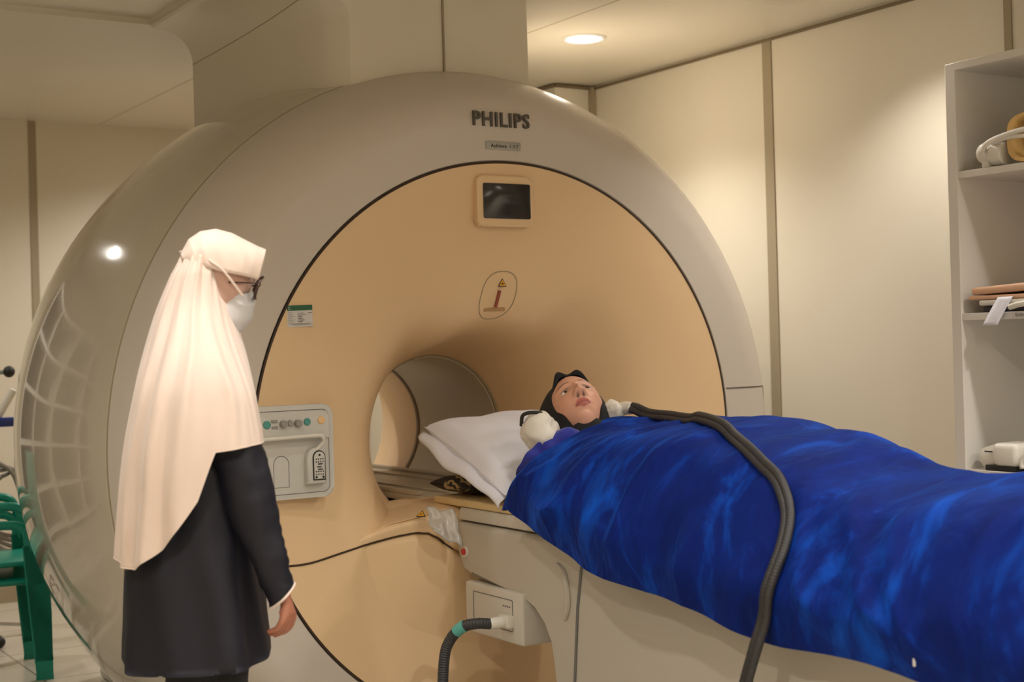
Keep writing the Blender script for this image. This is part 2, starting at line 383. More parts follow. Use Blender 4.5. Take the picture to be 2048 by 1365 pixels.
# horizontal parting lines of the lower front ring
for s in (1, -1):
    pts = []
    for k in range(14):
        t = k / 13; r = 1.0 + .245 * t
        z = 1.145 - .0 * t; x = math.sqrt(r * r - (z - 1) ** 2) * s
        y = interp(r, [p[1] for p in ringp[3:-2]], [p[0] for p in ringp[3:-2]])
        pts.append((x, y - .0005, z))
    for k in range(1, 5):
        t = k / 4; r = 1.25 + .03 * t; z = 1.145 - .09 * t; x = math.sqrt(r * r - (z - 1) ** 2) * s
        pts.append((x, interp(r, [p[1] for p in ringp[3:-2]], [p[0] for p in ringp[3:-2]]) - .0005, z))
    MB().tube(pts, .0022, 6).put('parting_line', m_dark, SC)
# docking nose
def on_face(x, z):
    r = math.hypot(x, z - AZ); ys = [p[0] for p in flr]; rs = [p[1] for p in flr]
    return fdisp(x, interp(r, rs[::-1], ys[::-1]), z, r)
def zgap(x): return interp(abs(x), [0, .22, .28, .315, .345, .385, .46, .60, .80], [.60, .615, .65, .68, .698, .702, .694, .674, .645])
def nosefn(u, v):
    x = -.68 + 1.36 * u; w = 1 - ss(.24, .66, abs(x))
    prof = [(.60, .70), (.45, .775), (.30, .792), (.15, .795), (.04, .792), (-.005, .783), (-.034, .765), (-.044, .735), (-.040, .70), (-.030, .66), (-.012, .605), (.04, .598), (.10, .59)]
    q = cr([(p[0], p[1], 0) for p in prof], 3); k = v * (len(q) - 1); i = int(k); i = min(i, len(q) - 2); p = q[i].lerp(q[i + 1], k - i)
    y, z = p.x, p.y; zl = zgap(x); top = zl + .012 + (.795 - zl - .012) * w ** .7 - .03 * ss(.2, .45, abs(x)) * w
    z = zl + (z - .60) * (top - zl) / .195
    yf = on_face(x, max(z, zl)) + .006
    if v > .4: y = y * w + (yf if p.x < .0 else yf + .03) * (1 - w)
    else: y = y + .10 * (1 - w)
    return (x, y, z)
V, Fs = grid(nosefn, 90, 50); NOSE = put('docking_nose', V, Fs, m_yel, SC)
def apronfn(u, v):
    x = -.70 + 1.40 * u; w = 1 - ss(.24, .68, abs(x)); zl = zgap(x) + .012; z = zl + (.10 - zl) * v
    yf = on_face(x, z) + .004; y = -.022 * (1 - ss(0, .8, v)) + .045 * ss(0, .8, v)
    if v < .04: y += .05 * (1 - v / .04)
    w2 = w * (1 - ss(.72, .98, v)); return (x, y * w2 + (yf + .01 * (1 - w2)) * (1 - w2), z)
V_, F_ = grid(apronfn, 80, 50); put('lower_apron', V_, F_, m_yel, SC)
# parting line of the lower apron, laid on nose and panel
dg_ = [(x, zgap(x) + .003) for x in (-.90, -.80, -.68, -.60, -.52, -.46, -.42, -.385, -.36, -.345, -.33, -.315, -.28, -.22, -.1, .1)]
nb = __import__('mathutils.bvhtree', fromlist=['BVHTree']).BVHTree.FromPolygons([Vector(v) for v in V], Fs)
def on_nose(x, z):
    h = nb.ray_cast(Vector((x, -1, z)), Vector((0, 1, 0))); yy = h[0].y if h[0] is not None else 9
    return min(yy, on_face(x, z))
_c = cr([(x, z, 0) for x, z in dg_], 8); dg_pts = [(p.x, on_nose(p.x, p.y) - .0005, p.y) for p in _c]
MB().tube(dg_pts, .0035, 6).put('apron_gap', m_dark, SC)
dg2 = [(-.335, .735), (-.315, .715), (-.285, .69), (-.25, .67), (-.2, .655)]; dg2 = [(x, on_nose(x, z) - .001, z) for x, z in dg2]
MB().tube(cr(dg2, 6), .004, 6).put('nose_gap', m_dark, SC)
# warning triangle on the nose
def tri_sign(name, M, s, parent, sym='bolt'):
    b = MB().add([(0, s * .62, .0006), (-s * .58, -s * .42, .0006), (s * .58, -s * .42, .0006), (0, s * .62, 0), (-s * .58, -s * .42, 0), (s * .58, -s * .42, 0)], [(0, 1, 2), (3, 4, 5), (0, 1, 4, 3), (1, 2, 5, 4), (2, 0, 3, 5)], M)
    t = b.put(name, m_ink, parent, smooth=False)
    s2 = s * .74
    b = MB().add([(0, s2 * .62, .0012), (-s2 * .58, -s2 * .42, .0012), (s2 * .58, -s2 * .42, .0012)], [(0, 1, 2)], M)
    b.put('yellow_field', m_warn, t, smooth=False)
    if sym == 'bolt':
        b = MB().add([(-.16 * s, .02 * s, .0018), (.02 * s, -.05 * s, .0018), (.0 * s, .06 * s, .0018), (.2 * s, -.06 * s, .0018), (.02 * s, .0, .0018), (.03 * s, -.12 * s, .0018), (-.18 * s, -.06 * s, .0018)], [(0, 1, 2), (2, 3, 4), (1, 5, 6)], M)
    else:
        b = MB(); pts = []
        for k in range(16):
            a = 2 * PI * k / 16; rr = s * (.17 if k % 2 else .1); pts.append((rr * math.cos(a), rr * math.sin(a) - .06 * s, .0018))
        b.add(pts, [tuple(range(16))], M)
    b.put('symbol', m_ink, t, smooth=False); return t
Mn = Matrix.Translation((-.385, .0, .772)) @ Matrix.Rotation(-.75, 4, 'Z') @ Matrix.Rotation(math.radians(38), 4, 'X')
tri_sign('warning_sticker', Mn, .03, SC)
# display
MB().prism(rrect(-.022, 1.845, .232, .178, .022), -.016, .012, 1, .007).put('display_bezel', m_yel, SC)
d_ = MB().prism(rrect(-.016, 1.846, .196, .124, .006), -.0185, -.010, 1, .001).put('display_screen', m_screen, SC)
# laser window
def lasout(s=1.0):
    P = []
    for k in range(40):
        a = 2 * PI * k / 40; rx = .073; rz = .084
        x = rx * abs(math.cos(a)) ** .8 * (1 if math.cos(a) > 0 else -1); z = rz * abs(math.sin(a)) ** .8 * (1 if math.sin(a) > 0 else -1)
        P.append((-.012 + (x + .012 * z / rz) * s, 1.518 + z * s))
    return P
lo = lasout(); rim = [(x, on_face(x, z) - .001, z) for x, z in lo]
lw = MB().tube(rim + [rim[0]], .0016, 6, cap=False).put('laser_window_outline', m_joint, SC)
LY = on_face(-.045, 1.51)
MB().prism(rrect(-.018, 1.468, .088, .014, .005), on_face(-.018, 1.468) - .004, on_face(-.018, 1.468) + .01, 1).put('laser_slot', mat('slot_shade', rgb(176, 138, 92), .6), SC)
b = MB(); b.tube([(-.010, on_face(-.01, 1.534) - .003, 1.534), (-.016, on_face(-.016, 1.478) - .003, 1.476)], .0065, 10)
b.put('laser_slit', mat('laser_slit_red', rgb(150, 72, 50), .4), SC)
tri_sign('warning_sticker', at(FRONT, -.002, on_face(-.0, 1.562) - .003, 1.560), .030, SC, 'sun')
# lettering
text_mb(MB(), 'X', .1, Matrix())
b = text_mb(MB(), 'PHILIPS', .050, at(FRONT, -.022, .001, 2.136), .007, bold=.018, width=.236)
b.put('brand_lettering', m_logo, SC, smooth=False)
pl = MB().prism(rrect(-.016, 2.043, .146, .030, .005), -.004, .004, 1, .0015).put('model_plate', m_plate, SC)
b = text_mb(MB(), 'Achieva', .0125, at(FRONT, -.036, -.0042, 2.043), .0006, bold=.02, width=.066)
b.put('plate_lettering', m_ink, pl, smooth=False)
b = text_mb(MB(), '1.5T', .0125, at(FRONT, .027, -.0042, 2.043), .0006, bold=-.005, width=.036)
b.put('plate_lettering', m_ink, pl, smooth=False)
# side control panel
CP = MB().prism(rrect(-.868, 1.015, .295, .300, .03), -.030, .02, 1, .008).put('control_panel', m_grey, SC)
CPX0, CPX1 = -1.015, -.72
b = MB(); ro = rrect(-.868, 1.015, .262, .266, .022); b.tube([(x, -.0305, z) for x, z in ro + ro[:1]], .0011, 5, cap=False)
b.put('inlay_line', m_greyline, CP)
MB().prism([(-.046, 1.13), (-.034, 1.142), (-.028, 1.142), (-.028, 1.052), (-.05, 1.058), (-.052, 1.07)], -.995, -.742, 0, .004).put('upper_module', m_grey, CP)
def disc(name, x, z, r, m, d=.014, y=-.048):
    b = MB(); b.tube([(x, y + .01, z), (x, y - d + .002, z), (x, y - d, z)], [r, r, r * .86], 20); return b.put(name, m, CP)
k1 = disc('round_button', -.958, 1.108, .0125, m_teal, .007)
k2 = disc('round_button', -.820, 1.111, .0115, m_teal, .007)
k3 = disc('round_button', -.770, 1.114, .0125, m_ybut, .005)
for x in (-.900, -.838 + .0, ): pass
for x in (-.898, -.848): disc('dial_knob', x - .006, 1.108, .0115, m_knob, .02)
disc('round_button', -.873 - .006, 1.109, .010, m_knob, .008)
for z in (1.118, 1.098): MB().box((-.942, -.054, z - .004), (-.922, -.046, z + .004), .0015).put('slide_switch', m_knob, CP)
for k, t, x, z in ((k1, 'Stop', -.958, 1.108), (k2, 'Start', -.820, 1.111), (k3, 'Stop', -.770, 1.114)):
    pass
# handle bar
b = MB(); b.tube(cr([(-1.0, -.066, 1.062), (-.80, -.066, 1.066), (-.775, -.066, 1.060), (-.768, -.06, 1.045), (-.79, -.05, 1.02), (-.815, -.04, 1.0), (-.820, -.032, .99)], 6), .006, 10)
b.put('wire_handle', m_white2, CP)
def arch(cx, z0, z1, w, n=10): return [(cx + w / 2, z0)] + [(cx + w / 2 * math.cos(PI * k / n), z1 - w / 2 + w / 2 * math.sin(PI * k / n)) for k in range(n + 1)] + [(cx - w / 2, z0)]
a_ = arch(-.905, .905, 1.005, .052); b = MB().tube([(x, -.0305, z) for x, z in a_ + a_[:1]], .001, 5, cap=False); b.put('blank_cover', m_greyline, CP)
CN = MB().prism(arch(-.792, .91, 1.027, .066), -.055, -.025, 1, .006).put('connector_block', m_grey, CP)
MB().prism(arch(-.785, .922, 1.018, .044), -.058, -.05, 1, .001).put('socket_rim', m_ink, CN)
MB().prism(arch(-.785, .926, 1.014, .037), -.060, -.05, 1, .001).put('socket_face', m_grey, CN)
b = MB()
for z in (.990, .981, .950, .941):
    for k in range(4): b.cyl((-.797 + .008 * k, -.0612, z), (-.797 + .008 * k, -.059, z), .0022, n=8)
for z, x in ((.974, -.783), (.965, -.787), (.957, -.783)): b.box((x - .008, -.0612, z - .0018), (x + .008, -.059, z + .0018))
for x, z in ((-.785, 1.003), (-.797, .932), (-.773, .932)): b.cyl((x, -.0615, z), (x, -.059, z), .0038, n=12)
b.put('socket_pins', m_ink, CN)
# identification card stuck on the panel
IDC = thing('paper_tag', 'small white printed card with a green header stuck to the apricot panel', 'label', (-.81, 0, 1.45))
Mc = Matrix.Translation((-.812, .0, 1.4505)) @ Matrix.Rotation(math.radians(-1.5), 4, 'Y')
b = MB().box((-.0445, -.0012, -.034), (.0445, .004, .034), M=Mc @ Matrix.Translation((0, .002, 0))); b.put('card', m_paper, IDC, smooth=False)
b = MB().box((-.0445, -.0018, .019), (.0445, -.0005, .036), M=Mc @ Matrix.Translation((0, .0015, 0))); hd = b.put('green_header', m_green, IDC, smooth=False)
b = text_mb(MB(), 'C', .010, Mc @ at(FRONT, -.036, -.0006, .0275), .0004); b.put('header_letter', m_paper, hd, smooth=False)
b = MB()
for k in range(7): b.box((-.042, -.0008, .012 - .006 * k), (-.042 + random.uniform(.012, .026), .0, .0128 - .006 * k), M=Mc)
for k in range(6):
    for q in range(random.randint(4, 7)):
        x = -.008 + q * .0042 ; z = .010 - .0055 * k; b.box((x, -.0008, z - .0014), (x + random.uniform(.001, .003), .0, z + random.uniform(.0005, .0017)), M=Mc)
for q in range(5): b.box((.028 + q * .003, -.0008, .009), (.0295 + q * .003, .0, .0115), M=Mc)
for z in (-.024, -.028): b.box((-.03, -.0008, z), (.036, .0, z + .0008), M=Mc)
b.put('printed_lines', m_ink, IDC, smooth=False)

# ------------------------------------------------------------------ patient table
TB = thing('patient_table', 'grey motorised patient table docked to the front of the scanner', 'medical table', (0, -1.6, 0))
prof = [(-.052, .742), (-.050, .70), (-.056, .63), (-.085, .585), (-.14, .565), (-.46, .558), (-.53, .535), (-.59, .49), (-.63, .43), (-.645, .36), (-.655, 0), (-2.85, 0), (-2.85, .742)]
b = MB().prism(prof, -.28, .28, 0, .018, 4); b.put('body', m_bed, TB, autos=30)
b = MB().prism([(-.05, .748), (-.05, .775), (-.06, .79), (-2.9, .79), (-2.9, .748)], -.268, .268, 0, .006); b.put('carriage', m_bed2, TB)
b = MB(); b.box((-.262, -2.95, .791), (.262, .13, .817), .006, 3); b.box((-.24, .0, .765), (-.20, .10, .792), .004); b.box((.20, .0, .765), (.24, .10, .792), .004)
b.put('pallet', m_yel2, TB)
b = MB().box((-.2815, -.845, .36), (-.279, -.80, .745)); 
sm_ = MB().tube([(-.2805, -.80, .742), (-.2805, -.76, .55), (-.2805, -.70, .02)], .006, 6); sm_.put('side_seam', m_greyline, TB)
b = MB().tube([(-.276, -.105, .646), (-.284, -.105, .646)], .020, 24); sb = b.put('stop_button_collar', m_white2, TB)
MB().tube([(-.276, -.105, .646), (-.290, -.105, .646), (-.292, -.105, .646)], [.011, .011, .008], 20).put('stop_button', m_red, sb)
b = MB().box((-.296, -.475, .385), (-.16, -.125, .553), .010, 3, M=None); CB = b.put('socket_box', m_bed2, TB)
b = MB(); q = rrect(-.30, .475, .24, .10, .004); b.tube([(-.2965, y, z) for y, z in q + q[:1]], .0014, 5, cap=False); b.put('socket_frame', m_greyline, CB)
MB().box((-.318, -.425, .437), (-.29, -.365, .478), .006).put('socket_outlet', m_white2, CB)
b = MB().box((-.2975, -.42, .49), (-.2955, -.35, .515)); 
b = MB()
for k in range(4): b.box((-.2978, -.37 - .012 * k, .500), (-.296, -.364 - .012 * k, .504))
b.put('socket_marks', m_greyline, CB)
b = MB().tube(cr([(-.283, -.66, .665), (-.285, -.70, .64), (-.285, -.715, .56), (-.283, -.69, .50)], 5), [.009] * 15 + [.004], 8); b.put('side_grip', m_bed, TB)
# clear plastic sheet by the dock
def sheet(u, v):
    x = -.395 + .085 * u - .01 * v; y = -.055 - .055 * v - .05 * u; z = .800 - .075 * v - .045 * u * v - .012 * u + .006 * math.sin(9 * u + 7 * v)
    return (x - .004 * math.cos(11 * v), y + .005 * math.sin(13 * u), z)
V, Fs = grid(sheet, 14, 14); o = put('plastic_sheet', V, Fs, m_film); tag(o, 'crumpled clear plastic sheet in the gap between the scanner nose and the table', 'plastic sheet')
o.modifiers.new('s', 'SOLIDIFY').thickness = .0015

# plug and black hose of the table
HZ = thing('power_hose', 'thick black corrugated hose plugged into the white socket box below the table', 'hose', (-.36, -.3, 0))
b = MB(); b.tube([(-.31, -.395, .457), (-.345, -.392, .456), (-.362, -.388, .455)], [.019, .019, .017], 20); b.put('plug', m_white2, HZ)
def corr(pts, r, amp=.05, pitch=.008):
    P = [Vector(p) for p in pts]; D = [0]
    for a, c in zip(P, P[1:]): D.append(D[-1] + (c - a).length)
    n = int(D[-1] / (pitch / 4)); out = []; rad = []
    for k in range(n + 1):
        s_ = D[-1] * k / n; i = min(len(D) - 2, max(0, int(np.searchsorted(D, s_)) - 1)); t = (s_ - D[i]) / max(1e-9, D[i + 1] - D[i])
        out.append(P[i].lerp(P[i + 1], t)); rad.append(r * (1 + amp * math.sin(2 * PI * s_ / pitch)))
    return out, rad
pp = cr([(-.362, -.388, .455), (-.40, -.37, .458), (-.43, -.33, .445), (-.45, -.285, .40), (-.465, -.27, .34), (-.475, -.27, .2), (-.48, -.3, .06), (-.50, -.42, .022), (-.52, -.8, .022)], 10)
P_, R_ = corr(pp, .0175); MB().tube(P_, R_, 14).put('hose', m_black, HZ)
P_, R_ = corr(pp[18:26], .0195, 0); MB().tube(P_[::4], .0195, 14).put('tape_wrap', mat('tape_teal', rgb(90, 170, 160), .5), HZ)

# ------------------------------------------------------------------ bedding
# pillow
def pillow(name, c, lx, ly, th, tilt, m, seed=0, fold=.012, nz=14):
    n = 44; V = []; Fs = []
    M = Matrix.Translation(c) @ Matrix.Rotation(tilt, 4, 'X')
    def P(u, v, sgn):
        a = 2 * u - 1; e = 2 * v - 1
        pin = 1 - .06 * (1 - abs(a) ** 2) * abs(e) ** 6; pin2 = 1 - .06 * (1 - abs(e) ** 2) * abs(a) ** 6
        x = a * lx / 2 * pin2; y = e * ly / 2 * pin
        h = ((1 - abs(a) ** 2.6) * (1 - abs(e) ** 2.6)) ** .5
        z = sgn * th / 2 * h
        nn = noise.noise(Vector((x * nz * .5, y * nz * .5, sgn * 3 + seed)))
        z += fold * nn * (.3 + .7 * h) + .006 * math.sin(x * 30 + y * 11 + 2 * nn) * h
        return M @ Vector((x, y, z))
    for sgn in (1, -1):
        o_ = len(V)
        for i in range(n):
            for j in range(n): V.append(P(i / (n - 1), j / (n - 1), sgn))
        for i in range(n - 1):
            for j in range(n - 1): Fs.append((o_ + i * n + j, o_ + i * n + j + 1, o_ + (i + 1) * n + j + 1, o_ + (i + 1) * n + j))
    return V, Fs
PL = thing('pillow', 'white cotton pillow propping up the head of the lying person', 'pillow', (0, -.13, .82))
V, Fs = pillow('pillow', (.0, -.12, .958), .58, .56, .205, math.radians(21), m_cloth_w, 1, .02)
put('pillowcase', V, Fs, m_cloth_w, PL)
# piping/open flap along the near edge
Mp = Matrix.Translation((.0, -.12, .958)) @ Matrix.Rotation(math.radians(21), 4, 'X')
def flap(u, v):
    e = -1 + 2 * u; w = .034 * (1 - .25 * math.sin(7 * u)) * v
    x = -.288 - w * .35 - .012 * math.sin(PI * v) ; y = e * .28
    return Mp @ Vector((x + .02 * (1 - abs(e) ** 4) * (1 - v), y, -.012 - w * 1.2 + .005 * math.sin(17 * u)))
V, Fs = grid(flap, 40, 6); o = put('case_flap', V, Fs, m_cloth_w, PL); o.modifiers.new('s', 'SOLIDIFY').thickness = .002
# dark patterned cushion
m_cush = mat('cushion_dark_floral', rgb(40, 36, 32), .7)
def cush():
    nt = m_cush.node_tree; L = nt.links; p = nt.nodes['Principled BSDF']; tc = nt.nodes.new('ShaderNodeTexCoord')
    w = nt.nodes.new('ShaderNodeTexWave'); w.inputs['Scale'].default_value = 9; w.inputs['Distortion'].default_value = 14; w.inputs['Detail'].default_value = 3
    n = nt.nodes.new('ShaderNodeTexNoise'); n.inputs['Scale'].default_value = 11
    mu = nt.nodes.new('ShaderNodeMath'); mu.operation = 'MULTIPLY'; r = nt.nodes.new('ShaderNodeValToRGB')
    r.color_ramp.elements[0].position = .42; r.color_ramp.elements[0].color = rgb(34, 30, 28); r.color_ramp.elements[1].position = .50; r.color_ramp.elements[1].color = rgb(176, 152, 108)
    L.new(tc.outputs['Object'], w.inputs[0]); L.new(tc.outputs['Object'], n.inputs[0]); L.new(w.outputs['Fac'], mu.inputs[0]); L.new(n.outputs['Fac'], mu.inputs[1])
    L.new(mu.outputs[0], r.inputs[0]); L.new(r.outputs[0], p.inputs['Base Color'])
cush()
V, Fs = pillow('c', (-.07, .05, .856), .38, .24, .078, math.radians(0), m_cush, 4, .008)
o = put('cushion', V, Fs, m_cush); tag(o, 'small black cushion with gold floral pattern wedged under the white pillow', 'cushion')

# blanket ----------------------------------------------------------
BY = [-.45, -.60, -.75, -.95, -1.25, -1.6, -1.8, -1.95, -2.2, -2.6]
ZT = [1.09, 1.10, 1.098, 1.100, 1.122, 1.078, 1.01, .985, 1.03, 1.05]      # crest
ZH = [.86, .80, .755, .715, .665, .632, .62, .612, .603, .60]              # near hem
WB = [.36, .38, .40, .41, .42, .42, .42, .42, .42, .42]
CX = [.05] * 10
EDGE = [(-.37, -.489, .839), (-.362, -.55, .930), (-.33, -.548, .968), (-.27, -.542, .997), (-.17, -.535, 1.037), (-.06, -.53, 1.087), (.04, -.575, 1.10), (.14, -.58, 1.07), (.25, -.56, .97), (.32, -.54, .86), (.345, -.52, .72)]
def section(u, y):
    ny = -y; B_ = [-q for q in BY]
    zt = interp(ny, B_, ZT); zh = interp(ny, B_, ZH); w = interp(ny, B_, WB); cx = interp(ny, B_, CX)
    P = [(-w + .015, zh), (-w - .008, zh + .10), (-w + .01, zh + (zt - zh) * .42), (-w + .07, zh + (zt - zh) * .68), (-w + .165, zt - (zt - zh) * .12), (cx - .09, zt - .012),
         (cx + .03, zt), (cx + .14, zt - .035), (.28, .97), (.325, .86), (.345, .70)]
    k = u * (len(P) - 1); i = min(int(k), len(P) - 2); t = k - i
    g = lambda q: Vector((P[max(0, min(len(P) - 1, q))][0], P[max(0, min(len(P) - 1, q))][1], 0))
    a, b_, c, d = g(i - 1), g(i), g(i + 1), g(i + 2)
    p = .5 * ((2 * b_) + (c - a) * t + (2 * a - 5 * b_ + 4 * c - d) * t * t + (3 * b_ - a - 3 * c + d) * t ** 3)
    return Vector((p.x, y, p.y))
ECR = cr(EDGE, 12)
def blanket(u, v):
    """u 0..1 near hem to far hem, v along the bed"""
    y = -.53 - 2.07 * v
    p = section(u, y)
    kk = u * (len(ECR) - 1); ii = min(int(kk), len(ECR) - 2); E_ = ECR[ii].lerp(ECR[ii + 1], kk - ii)
    p = p + (E_ - section(u, -.53)) * (1 - ss(0, .13, v)); x, z = p.x, p.z; y = p.y
    # folds: long drag lines fanning from the chest towards the hem
    side = 1 - ss(.35, .62, u)
    f = 0
    q = Vector((y * 3.1 + u * 2.0, u * 2.6, 0))
    f += .022 * noise.noise(q) + .011 * noise.noise(q * 2.3 + Vector((5, 1, 0)))
    ph = y * 9 + u * 5.5 + 1.6 * noise.noise(Vector((y * 2, u * 3, 7)))
    f += .010 * side * (1 - abs(math.sin(ph))) ** 2 * 1.2 + .004 * math.sin(y * 31 + u * 9)
    # ridge folds radiating from the shoulder
    for (y0, sl, amp, wd_) in ((-.62, -.55, .013, .022), (-.74, -.7, .012, .02), (-.90, -.35, .012, .024), (-1.18, -.25, .010, .022), (-1.75, .6, .012, .03), (-1.92, .75, .014, .035), (-2.05, .5, .012, .03)):
        dd = (y - (y0 + sl * (u - .35))); f += amp * math.exp(-(dd / wd_) ** 2) * ss(.02, .12, u) * (1 - ss(.5, .66, u))
    nx, nz_ = -1, .25
    if u > .45: nx, nz_ = -.2, 1
    if u > .75: nx, nz_ = .9, .3
    k_ = ss(.3, .5, u); nx = -1 * (1 - k_) - .1 * k_; nz_ = .2 + .8 * k_
    if u > .7: k2 = ss(.7, .85, u); nx = -.1 + 1.0 * k2; nz_ = 1 - .8 * k2
    ed = ss(.945, 1, v); z = z - max(0, z - .80) * ed * .9
    hemw = .012 * math.sin(y * 9 + 1) * (1 - ss(0, .15, u))
    # roll of the head edge
    rr = (1 - ss(0, .02, v)); z -= .018 * rr * rr; f *= .25 + .75 * ss(0, .08, v)
    return (x + nx * f * .9, y + .006 * math.sin(u * 22) * (1 - v) ** 8, z + nz_ * f * .8 + hemw)
V, Fs = grid(blanket, 150, 300)
BL = thing('blanket', 'royal blue velvet blanket covering the body of the lying person', 'blanket', (0, -1.5, .82))
o = put('velvet_cloth', V, Fs, m_velvet, BL)
o.modifiers.new('s', 'SOLIDIFY').thickness = .012
o.modifiers['s'].offset = -1
# ------------------------------------------------------------------ hose lying over the blanket
from mathutils.bvhtree import BVHTree
bvh = BVHTree.FromPolygons([Vector(v) for v in V], Fs)
_t = bvh.find_nearest(Vector((-.435, -2.19, .655)))[0]
MB().box((_t.x - .004, _t.y - .0025, _t.z - .010), (_t.x + .001, _t.y + .0025, _t.z + .008), .001).put('care_tag', m_paper, BL)
hose = [Vector((.06, -.56, 1.125)), Vector((.05, -.63, 1.126))]
for x, y in ((.04, -.72), (.01, -.86), (-.03, -1.0), (-.073, -1.098)):
    h = bvh.ray_cast(Vector((x, y, 2)), Vector((0, 0, -1))); hose.append(h[0] + h[1] * (.013 if h[1].z > 0 else -.013))
for q in ((-.16, -1.29, 1.089), (-.196, -1.384, 1.065), (-.25, -1.50, 1.04), (-.275, -1.58, 1.015), (-.297, -1.653, .985), (-.32, -1.708, .948), (-.334, -1.735, .912), (-.353, -1.752, .875), (-.38, -1.762, .835), (-.404, -1.764, .795), (-.428, -1.758, .744), (-.43, -1.74, .68)):
    h = bvh.find_nearest(Vector(q)); n_ = h[1] if h[1].x * -1 + h[1].z > 0 else -h[1]; hose.append(h[0] + n_ * .013)
hose += [Vector(q) for q in ((-.452, -1.72, .60), (-.46, -1.68, .48), (-.475, -1.62, .25), (-.49, -1.55, .06), (-.50, -1.45, .025), (-.50, -1.2, .022))]
HO = thing('coil_cable', 'dark grey twin cable looped over the blue blanket with a white end', 'cable', (-.1, -1.2, .9))
hp = cr(hose, 10)
for sgn in (1, -1):
    off = []
    for i, p in enumerate(hp):
        T = (hp[min(i + 1, len(hp) - 1)] - hp[max(i - 1, 0)]).normalized()
        h = bvh.find_nearest(p); N = (h[1] if h[1] is not None else Vector((0, 0, 1))); 
        if i > 125 or p.z < .6: N = Vector((-1, 0, 0))
        B = T.cross(Vector((-1, 0, .6)).normalized()).normalized()
        off.append(p + B * sgn * .0078)
    P_, R_ = corr(off, .0112, .035, .008); MB().tube(P_, R_, 12).put('cable_strand', m_hosem, HO)
MB().tube(cr([(.05, -.50, 1.108), (.055, -.53, 1.116), (.058, -.575, 1.124), (.052, -.62, hose[1].z)], 5), [.013, .018, .02, .021, .022, .022, .022, .022, .022, .022, .022, .022, .021, .021, .019, .018], 14).put('cable_end', m_white2, HO)

# ------------------------------------------------------------------ lying person
def skin_mesh(name, verts, edges, rads, root=0, sub=1):
    me = bpy.data.meshes.new(name); me.from_pydata(verts, edges, []); o = bpy.data.objects.new('tmp', me); COL.objects.link(o)
    mo = o.modifiers.new('k', 'SKIN'); sv = me.skin_vertices[0].data
    for i, r in enumerate(rads):
        sv[i].radius = r if hasattr(r, '__len__') else (r, r); sv[i].use_root = (i == root)
    mo.use_smooth_shade = True; mo.branch_smoothing = .6
    s_ = o.modifiers.new('s', 'SUBSURF'); s_.levels = sub; s_.render_levels = sub
    dg = bpy.context.evaluated_depsgraph_get(); ev = o.evaluated_get(dg); m2 = ev.to_mesh()
    V = [v.co.copy() for v in m2.vertices]; Fs = [tuple(p.vertices) for p in m2.polygons]
    ev.to_mesh_clear(); bpy.data.objects.remove(o); bpy.data.meshes.remove(me)
    return V, Fs
def hand_chain(W_, dirv, palmn, side, s=1.0, curl=.5):
    """wrist W_, direction of the hand, palm normal, thumb side; returns verts, edges, radii with vertex 0 = wrist"""
    d = Vector(dirv).normalized(); pn = Vector(palmn).normalized(); sd = d.cross(pn).normalized() * side
    V = [Vector(W_)]; E = []; R = [.021 * s]
    V.append(V[0] + d * .045 * s); E.append((0, 1)); R.append((.030 * s, .017 * s)); 
    for k, (o_, L1) in enumerate(((.032, .076), (.0115, .086), (-.0095, .080), (-.030, .064))):
        base = V[1] + d * .040 * s + sd * o_ * s; i0 = len(V); V.append(base); E.append((1, i0)); R.append(.0105 * s)
        a = curl * (.8 + .15 * k); p = base; dd = d
        for j, fr in enumerate((.45, .3, .25)):
            ang = a * (.7, 1.0, .8)[j]
            dd = (dd * math.cos(ang) + pn * math.sin(ang)).normalized(); p = p + dd * L1 * fr * s
            V.append(p); E.append((len(V) - 2, len(V) - 1)); R.append((.0088, .0080, .0066)[j] * s)
    t0 = V[0] + d * .022 * s + sd * .022 * s + pn * .004; i0 = len(V); V.append(t0); E.append((0, i0)); R.append(.0125 * s)
    dd = (d * .75 + sd * .45 + pn * .45).normalized(); p = t0
    for L1, r in ((.032, .0105), (.026, .0095), (.020, .0075)):
        p = p + dd * L1 * s; V.append(p); E.append((len(V) - 2, len(V) - 1)); R.append(r * s); dd = (dd + d * .35).normalized()
    return V, E, R

